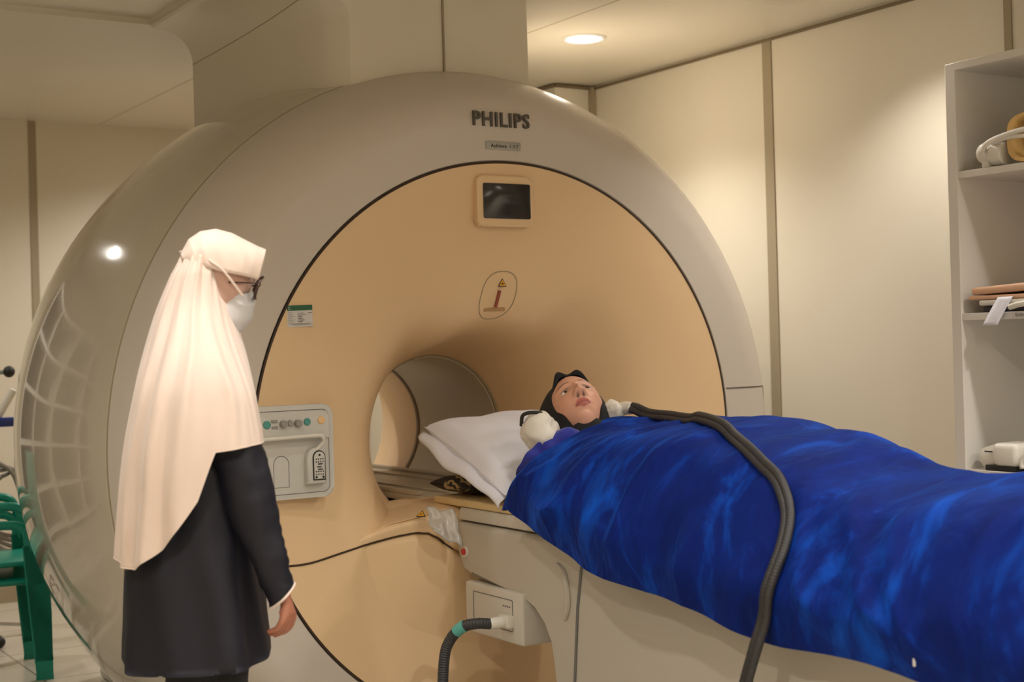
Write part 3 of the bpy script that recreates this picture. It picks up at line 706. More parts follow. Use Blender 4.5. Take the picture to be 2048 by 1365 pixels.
HEADC = Vector((-.060, -.476, 1.116))
psi = math.radians(21)
cc = Vector((.27, .84, .50)).normalized(); nn0 = Vector((0, -1, 0)); nn0 = (Vector((0, -.50, .86)) - cc * Vector((0, -.50, .86)).dot(cc)).normalized()
ex0 = nn0.cross(cc)
nf = nn0 * math.cos(psi) + Vector((-1, 0, 0)) * math.sin(psi); nf = (nf - cc * nf.dot(cc)).normalized(); exf = nf.cross(cc).normalized()
HM = Matrix((exf, nf, cc)).transposed().to_4x4(); HM.translation = HEADC
HS = 1.10
HM = HM @ Matrix.Scale(HS, 4)
def G(x, s_): return math.exp(-(x / s_) ** 2)
def headpt(az, el):
    """az 0 = face front (+y), el -pi/2..pi/2"""
    ce, se = math.cos(el), math.sin(el)
    z = .118 * se + (.004 if se > 0 else 0)
    jaw = 1 - .30 * ss(-.02, -.11, z)
    x = .076 * ce ** .85 * math.sin(az) * jaw
    back = math.cos(az) < 0
    y = (.094 if not back else .104) * ce ** (.8 if not back else .9) * math.cos(az)
    if not back:
        y *= 1 - .05 * ss(-.06, -.115, z)
        fr = math.cos(az)
        flat = 1
        nw = .0085 + .006 * ss(-.01, -.045, z)
        nose = G(x, nw) * (.005 + .022 * ss(.012, -.042, z)) * (1 - ss(-.046, -.056, z)) * ss(.03, .005, z)
        nose += .010 * G(abs(x) - .014, .006) * G(z + .044, .008)
        eye = -.011 * G(abs(x) - .032, .019) * G(z - .0, .013)
        brow = .0035 * G(abs(x) - .03, .026) * G(z - .022, .008)
        lid = .0035 * G(abs(x) - .032, .015) * G(z - .0095, .004) + .0025 * G(abs(x) - .032, .014) * G(z + .010, .004)
        lw_ = .022
        lip = .0075 * G(x, lw_) * G(z + .0665, .0050) + .0085 * G(x, lw_ * .85) * G(z + .0795, .0056) - .003 * G(x, lw_ * 1.1) * G(z + .0728, .0020)
        chin = .007 * G(x, .02) * G(z + .104, .013) - .003 * G(x, .022) * G(z + .091, .005)
        cheek = .004 * G(abs(x) - .045, .018) * G(z + .035, .022)
        mz = .004 * G(x, .035) * G(z + .07, .025)
        y += (nose + eye + brow + lid + lip + chin + cheek + mz) * ss(0, .35, fr)
    return Vector((x, y, z))
def headcol(p):
    x, y, z = p; c = np.array(rgb(218, 164, 138)[:3])
    c = c * (1 + .06 * noise.noise(Vector((x * 60, y * 60, z * 60))))
    pink = G(abs(x) - .045, .02) * G(z + .035, .022); c = c * (1 - .25 * pink) + np.array(rgb(205, 130, 108)[:3]) * .25 * pink
    if y > 0:
        lipm = ss(1.15, .85, (x / .0235) ** 2 + ((z + .0728 + .004 * (x / .024) ** 2 * 0) / (.0125 * (1 - .3 * abs(x) / .024))) ** 2)
        c = c * (1 - lipm) + np.array(rgb(182, 104, 94)[:3]) * lipm
        lm = G(z + .0728, .0012) * (1 if abs(x) < .022 else 0); c = c * (1 - .6 * lm)
        bz = .0265 + .004 * (1 - ((abs(x) - .034) / .02) ** 2); bm_ = G(z - bz, .0045) * ss(.010, .018, abs(x)) * ss(.056, .046, abs(x)); c = c * (1 - .8 * bm_)
        nm = G(abs(x) - .0085, .0042) * G(z + .0535, .0034); c = c * (1 - .93 * nm)
        em = G(abs(x) - .032, .015) * G(z - .0068, .0022); c = c * (1 - .75 * em)
        e2 = G(abs(x) - .032, .02) * G(z - .0, .012); c = c * (1 - .18 * e2)
        e3 = G(abs(x) - .032, .013) * G(z + .0075, .002); c = c * (1 - .3 * e3)
        # a small mole on the jaw
    return list(c) + [1]
NU, NV = 220, 200
def hf(u, v): return headpt(PI - 2 * PI * u, -PI / 2 + PI * v)
V, Fs = grid(hf, NU, NV, cu=True)
hc = [headcol(p) for p in V]; V = [HM @ p for p in V]
# torso, arms and legs under the blanket, joined to the head at the neck
sk = HM @ Vector((0, -.03, -.075)); nk = HM @ Vector((0, -.045, -.14))
bv = [(.02, -1.35, .93), (.02, -1.12, .95), (.0, -.90, .975), (-.03, -.76, .985), nk, sk,
      (-.17, -.80, .965), (-.20, -1.02, .91), (-.19, -1.25, .90), (-.15, -1.40, .98),
      (.16, -.80, .95), (.19, -1.02, .90), (.19, -1.25, .89), (.17, -1.40, .98),
      (-.08, -1.45, .91), (-.10, -1.85, .90), (-.10, -2.25, .875), (-.10, -2.31, .90), (.11, -1.45, .90), (.11, -1.85, .885), (.10, -2.25, .865), (.10, -2.31, .90)]
be = [(0, 1), (1, 2), (2, 3), (3, 4), (4, 5), (3, 6), (6, 7), (7, 8), (8, 9), (3, 10), (10, 11), (11, 12), (12, 13), (0, 14), (14, 15), (15, 16), (16, 17), (0, 18), (18, 19), (19, 20), (20, 21)]
br_ = [.11, .095, .105, .085, .05, .05, .052, .04, .034, .03, .052, .04, .034, .03, .072, .052, .036, .03, .072, .052, .036, .03]
V2, F2 = skin_mesh('b', [tuple(q) for q in bv], be, br_)
PT = thing('person', 'lying person in a black headscarf under a blue blanket, gazing upward', 'person', (0, -1.2, .82))
n0 = len(V); skc = list(np.array(rgb(218, 164, 138)[:3])) + [1]
body = put('body', V + V2, Fs + [tuple(n0 + i for i in f) for f in F2], m_face, PT, cols=hc + [skc] * len(V2))
# eyes
gaze = Vector((-.15, 1, .06)).normalized()
for s_ in (1, -1):
    c = Vector((s_ * .032, .0668, -.0005)); V = []; cols = []
    b = MB().sphere((0, 0, 0), .0128, 48, 36)
    Vv = [Vector(v) for v in b.v]
    for v in Vv:
        d = v.normalized().dot(gaze); a = math.acos(max(-1, min(1, d)))
        cols.append(rgb(12, 8, 7) if a < .20 else (rgb(34, 18, 12) if a < .58 else rgb(226, 214, 208)))
        V.append(HM @ (c + v))
    put('eye', V, b.f, m_eye, body, cols=cols)
# headscarf: rings from the face opening backwards, the lower part runs to the neck
def scarf(u, v):
    a = 2 * PI * u          # 0 = top of the forehead, clockwise
    sx, cz = math.sin(a), math.cos(a)
    rings = [  # (half width, top z, bottom z, y plane)  y = forward
        (.0660, .083, -.116, .062), (.0680, .088, -.122, .058), (.0745, .107, -.134, .038), (.083, .124, -.145, .012), (.090, .132, -.165, -.03), (.086, .125, -.18, -.07), (.062, .095, -.17, -.105), (.03, .05, -.12, -.120), (.001, .0, -.06, -.125)]
    k = v * (len(rings) - 1); i = min(int(k), len(rings) - 2); t = k - i
    g = lambda q: Vector(rings[max(0, min(len(rings) - 1, q))])
    A, B, C_, D = [rings[max(0, min(len(rings) - 1, i + o_))] for o_ in (-1, 0, 1, 2)]
    w, zt, zb, y = [.5 * ((2 * B[q]) + (C_[q] - A[q]) * t + (2 * A[q] - 5 * B[q] + 4 * C_[q] - D[q]) * t * t + (3 * B[q] - A[q] - 3 * C_[q] + D[q]) * t ** 3) for q in range(4)]
    zc = (zt + zb) / 2; hz = (zt - zb) / 2
    if sx > 0: w *= 1 + .30 * ss(.12, .45, v)
    wid = w * (1 - .22 * ss(.1, -.9, cz) * (1 - .5 * v))
    x = wid * (abs(sx) ** .85) * (1 if sx > 0 else -1); z = zc + hz * cz
    # edge plane follows the face: chin further back, cheek sides back
    bk = (1 - ss(0, .5, v))
    y -= bk * (.030 * abs(sx) ** 2 + .055 * ss(-.3, -1, cz)) - bk * .012 * ss(.5, 1, cz)
    # two standing folds over the forehead
    ridge = math.exp(-((v - .12) / .10) ** 2)
    y += ridge * (.022 * math.exp(-((x - .034) / .022) ** 2) + .018 * math.exp(-((x + .034) / .024) ** 2)) * ss(.3, .9, cz)
    z += ridge * (.016 * math.exp(-((x - .034) / .022) ** 2) + .013 * math.exp(-((x + .034) / .024) ** 2)) * ss(.3, .9, cz)
    q = noise.noise(Vector((x * 30, y * 30, z * 18))); r_ = .0035 * q * ss(.04, .25, v)
    return HM @ Vector((x * (1 + r_ * 9), y, z * (1 + r_ * 5)))
V, Fs = grid(scarf, 140, 70, cu=True)
o = put('headscarf', V, Fs, m_blackc, PT); o.modifiers.new('s', 'SOLIDIFY').thickness = .003; o.modifiers['s'].offset = 1
# scarf bib down to the chest
nkw = HM @ Vector((0, .0, -.10))
def bib(u, v):
    a = 2 * PI * u; A = HM @ Vector((0, -.02, -.09)); B = Vector((-.07, -.60, 1.02)); c = A.lerp(B, v); r = .068 + .0 * v
    X = Vector((1, 0, 0)); D = (B - A).normalized(); Y = D.cross(X).normalized()
    return c + X * math.cos(a) * r * 1.15 + Y * math.sin(a) * r * .9 * (1 + .06 * math.sin(5 * a))
V, Fs = grid(bib, 48, 12, cu=True); put('scarf_bib', V, Fs, m_blackc, PT)
# shirt: shoulders and upper sleeves
def shirt_ring(P, n=40):
    return P
def loft(rings, m, name, parent, n=48, closed=True, autos=None, solid=0, fold=0, fs=20, cap=False):
    """rings: list of (centre, X half-vector, Y half-vector)"""
    V = []
    for k, (c, X, Y) in enumerate(rings):
        c, X, Y = Vector(c), Vector(X), Vector(Y)
        for i in range(n):
            a = 2 * PI * i / n; p = c + X * math.cos(a) + Y * math.sin(a)
            if fold: p = p + (p - c).normalized() * fold * noise.noise(p * fs)
            V.append(p)
    Fs = [(k * n + i, k * n + (i + 1) % n, (k + 1) * n + (i + 1) % n, (k + 1) * n + i) for k in range(len(rings) - 1) for i in range(n)]
    if cap: Fs += [tuple(range(n)), tuple(range((len(rings) - 1) * n, len(rings) * n))]
    o = put(name, V, Fs, m, parent, autos=autos)
    if solid: mo = o.modifiers.new('s', 'SOLIDIFY'); mo.thickness = solid; mo.offset = 0
    return o
def interp_rings(R, m_):
    out = []
    K = [cr([Vector(r[q]) for r in R], m_) for q in range(3)]
    return list(zip(*K))
RS = [((-.03, -.62, .99), (.07, 0, 0), (0, .035, .05)), ((-.02, -.66, .99), (.17, 0, 0), (0, .03, .088)), ((.0, -.76, .97), (.23, 0, 0), (0, .02, .105)), ((.0, -.95, .955), (.24, 0, 0), (0, 0, .11)), ((.01, -1.25, .94), (.24, 0, 0), (0, 0, .10)), ((.02, -1.4, .93), (.24, 0, 0), (0, 0, .09))]
loft(interp_rings(RS, 6), m_shirt, 'shirt', PT, 72, fold=.012, fs=16)
# bunched blue garment over the near shoulder
RS = [((-.275, -.49, .955), (0, .03, -.05), (.03, 0, .0)), ((-.25, -.495, .975), (0, .055, -.07), (.05, 0, .02)), ((-.20, -.53, .990), (0, .065, -.07), (.05, 0, .04)), ((-.13, -.58, .975), (0, .05, -.05), (.05, 0, .03)), ((-.06, -.66, .95), (0, .04, -.05), (.03, 0, .02))]
loft(interp_rings(RS, 7), m_shirt, 'sleeve', PT, 48, fold=.022, fs=22, cap=True)
# ear pads
for i, (c, r, lab) in enumerate((((-.225, -.495, 1.062), (.050, .078, .062), 'near'), ((.03, -.545, 1.115), (.032, .045, .036), 'far'))):
    t = thing('ear_pad', 'white wrapped ear cushion against the near side of the black headscarf' if i == 0 else 'white wrapped ear cushion peeking out behind the far cheek', 'ear pad', c, None)
    b = MB().sphere((0, 0, 0), (1, 1, 1), 56, 40); V = []
    for v in b.v:
        v = Vector(v); q = noise.noise(v * 1.2 + Vector((i * 5, 2, 1))); q2 = (1 - abs(noise.noise(v * 2.1 + Vector((3, 1, i))) * 2.2)) ** 3 
        k = 1 + .22 * q + .07 * q2
        V.append(Vector(c) + Vector((v.x * r[0] * k, v.y * r[1] * k, v.z * r[2] * k)))
    put('wrapping', V, b.f, mat('pad_white_%d' % i, rgb(226, 220, 208), .5, sheen=.1), t)
    if i == 0:
        MB().tube(cr([Vector(c) + Vector(q) for q in ((-.035, .05, .02), (-.045, .02, .055), (-.02, -.02, .062), (.01, -.04, .05))], 6), .006, 10).put('headband', m_ink, t)

# ------------------------------------------------------------------ standing person
PO = Vector((-1.48535, -.8728, 0))
PW = Matrix((R0, F0, ZZ)).transposed().to_4x4(); PW = Matrix.Translation(PO) @ Matrix.Rotation(math.radians(14), 4, 'Z') @ PW        # local x = facing direction
SP = thing('person', 'standing person in a long cream headscarf and navy tunic looking at the scanner table', 'person', PO)
def L2(*p): return PW @ Vector(p)
# body
hv, he, hr = hand_chain((.184, -.188, .778), (.10, .0, -1), (-.80, .60, -.1), 1, .84, .85)
hv2, he2, hr2 = hand_chain((.12, .185, .772), (.0, .0, -1), (-.85, -.45, -.1), -1, .92, .45)
bv = [(0, 0, .86), (0, 0, 1.05), (.0, 0, 1.22), (0, 0, 1.33), (.02, 0, 1.41), (.055, 0, 1.47), (.05, 0, 1.555), (.125, 0, 1.49),
      (-.005, -.14, 1.315), (.10, -.18, 1.05), (-.005, .14, 1.315), (.02, .18, 1.05),
      (0, -.085, .80), (.01, -.085, .46), (-.02, -.085, .09), (.12, -.09, .045), (0, .085, .80), (.01, .085, .46), (-.02, .085, .09), (.12, .09, .045)]
be = [(0, 1), (1, 2), (2, 3), (3, 4), (4, 5), (5, 6), (5, 7), (3, 8), (8, 9), (3, 10), (10, 11), (0, 12), (12, 13), (13, 14), (14, 15), (0, 16), (16, 17), (17, 18), (18, 19)]
br_ = [.125, .10, .11, .10, .052, .07, .088, .02, .05, .038, .05, .038, .085, .055, .038, .03, .085, .055, .038, .03]
for (hv_, he_, hr_, par) in ((hv, he, hr, 9), (hv2, he2, hr2, 11)):
    n0 = len(bv); bv += [tuple(q) for q in hv_]; be += [(par, n0)] + [(a + n0, c + n0) for a, c in he_]; br_ += hr_
V, Fs = skin_mesh('b', bv, be, br_, sub=2)
body = put('body', [PW @ v for v in V], Fs, m_skin0, SP)
# cape
zs = [1.60, 1.584, 1.535, 1.474, 1.42, 1.352, 1.30, 1.23, 1.108, .985, .85, .80]
xl = [-.005, -.030, -.050, -.080, -.101, -.122, -.138, -.153, -.178, -.193, -.203, -.205]
xr = [.06, .062, .066, .083, .098, .118, .128, .140, .158, .165, .16, .16]
hw = [.055, .082, .090, .100, .130, .205, .245, .268, .282, .272, .25, .25]
def hemz(x):
    return interp(x, [-.215, -.19, -.165, -.102, -.069, -.02, .002, .010, .16], [.872, .85, .845, .895, .94, 1.01, 1.06, 1.112, 1.128])
def cape(u, v):
    a = 2 * PI * u; c, s_ = math.cos(a), math.sin(a)
    zt = interp(c, [-1, -.2, .1, .6, 1], [1.588, 1.582, 1.572, 1.552, 1.535])
    e0 = .50 if c > 0 else .78
    zh = hemz(-.025 + .183 * (abs(c) ** e0) * (1 if c > 0 else -1)); z = zt + (zh - zt) * v
    zz = zs[::-1]; l = r = h = 0
    for k_ in range(-4, 5):
        zk = z + k_ * .013; l += interp(zk, zz, xl[::-1]) / 9; r += interp(zk, zz, xr[::-1]) / 9; h += interp(zk, zz, hw[::-1]) / 9
    mid = (l + r) / 2; hx = (r - l) / 2
    e = 1 - (1 - e0) * ss(1.42, 1.22, z)
    x = mid + hx * (abs(c) ** e) * (1 if c > 0 else -1); y = h * (abs(s_) ** e) * (1 if s_ > 0 else -1)
    # folds hang from the tie at the back and from the shoulders
    t = ss(1.56, 1.05, z)
    f = 0
    for (a0, am, wd_) in ((-1.75, .016, .10), (-2.15, .02, .12), (-2.55, .017, .10), (-2.9, .014, .1), (2.9, .016, .12), (2.4, .018, .14), (-1.35, .008, .09), (1.9, .016, .13)):
        dd = (a - a0 + PI) % (2 * PI) - PI - .18 * (1 - t); f += am * math.exp(-(dd / wd_) ** 2)
    amp = (.35 + .65 * t); f = f * amp - .006 * t
    f += .006 * noise.noise(Vector((c * 3, s_ * 3, z * 5))) + .004 * noise.noise(Vector((c * 8, s_ * 8, z * 6)))
    # gathering under the tie
    f += .002 * math.sin(a * 22) * (1 - ss(0, .10, v))
    sil = 1 - .55 * abs(c) ** 8
    return PW @ Vector((x + c * f * sil, y + s_ * f, z))
V, Fs = grid(cape, 220, 120, cu=True)
o = put('headscarf_cape', V, Fs, m_hij, SP); mo = o.modifiers.new('s', 'SOLIDIFY'); mo.thickness = .0025; mo.offset = 0
# hem roll
MB().tube([cape(k / 220, 1) for k in range(221)], .0022, 6, cap=False).put('hem_edge', m_hij, o)
# hood: shell over the top of the head with a stiff brim
def hood(u, v):
    """u: front brim edge (0) to back tie (1); v: near lower edge (0) over the top to far lower edge (1)"""
    xf = 1 - u
    # top line (x,z) and lower side line (x,z)
    top = [(-.030, 1.584), (-.010, 1.620), (.018, 1.639), (.056, 1.645), (.095, 1.634), (.130, 1.615), (.155, 1.602), (.176, 1.593)]
    low = [(-.028, 1.570), (.005, 1.558), (.03, 1.547), (.055, 1.538), (.08, 1.532), (.107, 1.527), (.13, 1.522), (.152, 1.516)]
    wid = [.05, .080, .088, .088, .084, .078, .070, .058]
    k = xf * 7; i = min(int(k), 6); t = k - i
    T = [top[i][q] * (1 - t) + top[i + 1][q] * t for q in (0, 1)]; Lo = [low[i][q] * (1 - t) + low[i + 1][q] * t for q in (0, 1)]; w = wid[i] * (1 - t) + wid[i + 1] * t
    a = PI * v; s_ = math.sin(a) ** .75; x = Lo[0] + (T[0] - Lo[0]) * s_; z = Lo[1] + (T[1] - Lo[1]) * s_; y = -w * math.cos(a)
    y *= 1 + .04 * math.sin(9 * xf + 2) * (1 - s_)
    y += .002 * math.sin(x * 160 + z * 40) * (1 - s_)
    return PW @ Vector((x, y, z))
V, Fs = grid(hood, 70, 70); o = put('headscarf_hood', V, Fs, m_hij, SP); mo = o.modifiers.new('s', 'SOLIDIFY'); mo.thickness = .003; mo.offset = 0
# inner scarf round cheeks and neck
RS = [((.058, 0, 1.595), (.07, 0, -.0), (0, .068, 0)), ((.068, 0, 1.56), (.076, 0, -.0), (0, .078, 0)), ((.070, 0, 1.52), (.071, 0, -.01), (0, .077, 0)), ((.062, 0, 1.48), (.062, 0, -.012), (0, .075, 0)), ((.050, 0, 1.445), (.052, 0, -.012), (0, .072, 0)), ((.036, 0, 1.40), (.052, 0, 0), (0, .072, 0)), ((.02, 0, 1.35), (.07, 0, 0), (0, .09, 0))]
RS = [tuple(PW @ Vector(r[0]) if q == 0 else PW.to_3x3() @ Vector(r[q]) for q in range(3)) for r in RS]
loft(interp_rings(RS, 5), m_hij2, 'inner_scarf', SP, 48, fold=.003, fs=25)
# tie band
tie = [(-.031, 0, 1.590), (-.02, -.035, 1.588), (.017, -.074, 1.577), (.04, -.088, 1.560), (.065, -.091, 1.540), (.09, -.085, 1.508), (.112, -.072, 1.478)]
MB().tube([PW @ q for q in cr(tie, 8)], .0032, 8).put('tie_band', m_hij, SP)
tie2 = [(q[0], -q[1], q[2]) for q in tie]
MB().tube([PW @ q for q in cr(tie2, 8)], .0032, 8).put('tie_band', m_hij, SP)
# mask
def maskf(u, v):
    a = -PI * .60 + PI * 1.20 * u       # around the face, 0 = nose
    zc = [1.492, 1.465, 1.430, 1.400, 1.392]; fr = [.142, .148, .141, .122, .100]; hwm = [.062, .07, .072, .066, .05]; ctr = [.085, .082, .076, .07, .066]
    k = v * 4; i = min(int(k), 3); t = k - i; g = lambda L_: L_[i] * (1 - t) + L_[i + 1] * t
    cx = g(ctr); x = cx + (g(fr) - cx) * math.cos(a); y = g(hwm) * math.sin(a) * 1.02
    z = g(zc) - .010 * abs(math.sin(a)) + .0022 * math.sin(v * 20)
    if abs(a) > 1.2: z = z + (1.437 - z) * .25 * ss(1.2, 1.9, abs(a))
    return PW @ Vector((x, y, z))
V, Fs = grid(maskf, 60, 30); o = put('face_mask', V, Fs, m_mask, SP); o.modifiers.new('s', 'SOLIDIFY').thickness = .0015
# spectacles
b = MB()
for s_ in (-1, 1):
    pts = []
    for k in range(25):
        a = 2 * PI * k / 24; pts.append(PW @ Vector((.155 + .010 * math.sin(a) - .006 * abs(math.cos(a)), s_ * .034 + .026 * math.cos(a), 1.497 + .026 * math.sin(a))))
    b.tube(pts, .004, 8, cap=False)
    b.tube([PW @ Vector(q) for q in ((.150, s_ * .060, 1.507), (.13, s_ * .072, 1.508), (.08, s_ * .078, 1.51))], .002, 6)
b.tube([PW @ Vector(q) for q in ((.158, -.009, 1.503), (.161, 0, 1.506), (.158, .009, 1.503))], .002, 6)
b.put('spectacles', m_spec, SP)
# dark socket area of the face beside the lens
# tunic
RT = [(1.33, -.07, .075, .155), (1.26, -.105, .105, .19), (1.1, -.12, .125, .20), (1.0, -.14, .13, .205), (.9, -.165, .138, .21), (.81, -.187, .145, .22), (.70, -.193, .153, .228), (.64, -.197, .159, .234), (.61, -.198, .161, .236)]
def tunic(u, v):
    a = 2 * PI * u; c, s_ = math.cos(a), math.sin(a); k = v * (len(RT) - 1); i = min(int(k), len(RT) - 2); t = k - i
    z, l, r, h = [RT[i][q] * (1 - t) + RT[i + 1][q] * t for q in range(4)]
    f = ss(1.1, .6, z) * (.012 * math.sin(5 * a + 1.3) + .007 * math.sin(9 * a + z * 9)) + .005 * noise.noise(Vector((c * 4, s_ * 4, z * 7)))
    x = (l + r) / 2 + (r - l) / 2 * (abs(c) ** .85) * (1 if c > 0 else -1) + c * f * (1 - .7 * abs(c) ** 6); y = h * s_ + s_ * f
    if v > .98: z = .590 + .016 * abs(c) + .006 * math.sin(3 * a)
    return PW @ Vector((x, y, z))
V, Fs = grid(tunic, 140, 90, cu=True); o = put('tunic', V, Fs, m_navy, SP); o.modifiers.new('s', 'SOLIDIFY').thickness = .003
# sleeves
def sleeve(sy, dx=0):
    Q = [(-.01, -.125, 1.285, .04), (.022, -.150, 1.235, .052), (.052, -.166, 1.17, .058), (.083, -.182, 1.10, .064), (.100, -.19, 1.047, .062), (.122, -.192, .953, .054), (.146, -.193, .868, .044), (.165, -.190, .806, .038), (.181, -.186, .764, .036)]
    V = []; n = 48; K = cr([Vector(q[:3]) for q in Q], 6); Rr = cr([Vector((q[3], 0, 0)) for q in Q], 6)
    for k, (c, r_) in enumerate(zip(K, Rr)):
        r = r_.x; T = (K[min(k + 1, len(K) - 1)] - K[max(0, k - 1)]).normalized(); A = Vector((1, 0, 0)); A = (A - T * A.dot(T)).normalized(); B = T.cross(A)
        til = .35 * ss(.83, .765, c.z)
        for i in range(n):
            a = 2 * PI * i / n; p = c + (A * math.cos(a) + B * math.sin(a) * .95) * r
            p += T * (-.014 * math.cos(a)) * ss(.88, .76, c.z) * 1.0
            p += (p - c).normalized() * (.009 * noise.noise(p * 18) + .005 * noise.noise(Vector((p.x * 10, p.y * 10, p.z * 55))))
            V.append(PW @ Vector((p.x + dx, sy * -p.y, p.z)) if sy < 0 else PW @ Vector((p.x + dx, -p.y, p.z)))
    V = [PW @ Vector(((PW.inverted() @ v).x, sy * abs((PW.inverted() @ v).y), (PW.inverted() @ v).z)) for v in V]
    Fs = [(k * n + i, k * n + (i + 1) % n, (k + 1) * n + (i + 1) % n, (k + 1) * n + i) for k in range(len(K) - 1) for i in range(n)]
    o = put('sleeve', V, Fs, m_navy, SP); o.modifiers.new('s', 'SOLIDIFY').thickness = .002
    rim = V[-n:]; MB().tube(rim + rim[:1], .0032, 6, cap=False).put('cuff_piping', m_hij, o)
sleeve(-1); sleeve(1, -.05)
for s_ in (-1, 1):
    RS = [((.004, s_ * .09, .86), (.10, 0, 0), (0, .09, 0)), ((.004, s_ * .095, .56), (.098, 0, 0), (0, .088, 0)), ((.0, s_ * .09, .35), (.088, 0, 0), (0, .08, 0)), ((-.01, s_ * .088, .07), (.078, 0, 0), (0, .07, 0))]
    RS = [tuple(PW @ Vector(r[0]) if q == 0 else PW.to_3x3() @ Vector(r[q]) for q in range(3)) for r in RS]
    loft(interp_rings(RS, 6), m_trou, 'trouser_leg', SP, 36, fold=.008, fs=14)
    b = MB().sphere((0, 0, 0), (1, 1, 1), 28, 18); V = [PW @ Vector((.06 + v[0] * .125, s_ * .09 + v[1] * .045, max(.0, .035 + v[2] * .05 * (1 - .25 * v[0])))) for v in b.v]
    put('shoe', V, b.f, m_ink, SP)

# ------------------------------------------------------------------ shelf on the right wall
SHX, SHB = 1.2, 1.60
SH = thing('open_shelf', 'tall white open shelving unit against the right wall', 'shelf', (1.4, -1.7, 0))
b = MB(); b.box((SHX, -.978, 0), (SHB, -.936, 2.262), .002); b.put('side_panel', m_white, SH, smooth=False)
b = MB(); b.box((SHX, -2.64, 0), (SHB, -2.60, 2.262), .002); b.put('side_panel', m_white, SH, smooth=False)
b = MB(); b.box((SHX - .001, -2.60, 2.236), (SHB, -.978, 2.262), .001); b.put('top_board', m_white, SH, smooth=False)
b = MB(); b.box((SHB - .015, -2.60, 0.05), (SHB - .001, -.978, 2.236)); b.put('back_panel', m_white, SH, smooth=False)
SZ = [1.889, 1.403, .870, .45, .08]
for z in SZ:
    b = MB(); b.box((SHX + .003, -2.60, z - .024), (SHB - .015, -.978, z), .0015); b.put('shelf_board', m_white, SH, smooth=False)
b = MB(); b.box((SHX + .001, -1.40, 1.379), (SHX + .0035, -1.185, 1.403)); lb = b.put('shelf_label', m_paper, SH, smooth=False)
MR = Matrix(((0, 0, -1), (-1, 0, 0), (0, 1, 0))).to_4x4()
b = text_mb(MB(), 'SHOULDER', .010, at(MR, SHX + .0005, -1.197, 1.391), .0004, width=.075, align='LEFT'); b.put('label_lettering', m_ink, lb, smooth=False)
# coil on the upper board
KC = thing('head_coil', 'cream moulded imaging coil lying open on the upper shelf board', 'coil', (1.38, -1.35, 1.889))
def coil(u, v):
    a = 2 * PI * u; cx, sx = math.cos(a), math.sin(a)
    ky = .135 * (abs(cx) ** .55) * (1 if cx > 0 else -1); kz = .082 * (abs(sx) ** .55) * (1 if sx > 0 else -1)
    prof = [(0, 1.0), (.008, 1.03), (.02, 1.035), (.25, 1.0), (.255, .96), (.25, .86), (.02, .84), (.004, .88), (0, 1.0)]
    k = v * 8; i = min(int(k), 7); t = k - i; d = prof[i][0] * (1 - t) + prof[i + 1][0] * t; s_ = prof[i][1] * (1 - t) + prof[i + 1][1] * t
    return (1.225 + d, -1.30 + ky * s_, 1.975 + kz * s_)
V, Fs = grid(coil, 72, 33, cu=True); put('coil_shell', V, Fs, m_coil, KC)
CT = thing('coil_connector', 'white round plug with thick grey cords beside the cream coil on the upper board', 'connector', (1.24, -1.09, 1.889))
b = MB(); b.tube([(1.235, -1.085, 1.932), (1.235, -1.115, 1.935), (1.235, -1.15, 1.932)], [.028, .042, .036], 24); b.sphere((1.225, -1.075, 1.94), (.028, .03, .036)); b.box((1.21, -1.10, 1.8895), (1.25, -1.07, 1.92), .006)
b.put('plug_body', m_white2, CT)
b = MB(); b.tube(cr([(1.20, -1.085, 1.945), (1.19, -1.11, 1.965), (1.195, -1.16, 1.982), (1.20, -1.26, 1.995), (1.21, -1.4, 1.995)], 8), .009, 10)
b.put('cord', m_white2, CT)
b = MB(); b.tube(cr([(1.21, -1.12, 1.965), (1.20, -1.17, 1.975), (1.20, -1.24, 1.975), (1.205, -1.4, 1.96)], 8), .007, 10)
b.put('cord', m_white2, CT)
# pads on the middle board
def padf(name, label, y0, y1, x0, x1, z0, h, tilt, m):
    b = MB().box((x0, y0, 0), (x1, y1, h), h * .35, 4, M=Matrix.Translation((0, y1, z0)) @ Matrix.Rotation(tilt, 4, 'X') @ Matrix.Translation((0, -y1, 0)))
    o = b.put(name, m); tag(o, label, 'pad'); return o
padf('foam_pad', 'thin peach foam pad lying under the thicker pad on the middle shelf board', -1.60, -1.004, 1.205, 1.55, 1.447, .014, math.radians(0), m_peach)
padf('foam_pad', 'thick peach foam pad lying topmost on the middle shelf board', -1.60, -1.018, 1.203, 1.50, 1.463, .026, math.radians(-2.0), m_peach)
FC = thing('flex_coil', 'flat dark coil with cream edge under the peach pads', 'coil', (1.3, -1.3, 1.403))
b = MB().box((1.215, -1.62, 1.404), (1.5, -1.055, 1.425), .008, 3); b.put('coil_base', mat('coil_dark', rgb(48, 46, 56), .5), FC)
b = MB().box((1.205, -1.62, 1.426), (1.5, -1.045, 1.446), .008, 4); b.put('coil_edge', m_white2, FC)
b = MB().tube(cr([(1.195, -1.18, 1.418), (1.19, -1.24, 1.428), (1.19, -1.4, 1.44)], 6), .010, 10); b.put('cord', m_white2, FC)
def strapf(u, v):
    s_ = u; y = -1.135 - .0 + .055 * s_ - .058 * v
    return (1.197 - .012 * math.sin(s_ * 1.5) , y, 1.452 - .092 * s_)
V, Fs = grid(strapf, 10, 4); ST = put('fabric_strap', V, Fs, m_cloth_w); tag(ST, 'white fabric strap hanging over the edge of the middle shelf board', 'strap')
ST.modifiers.new('s', 'SOLIDIFY').thickness = .003
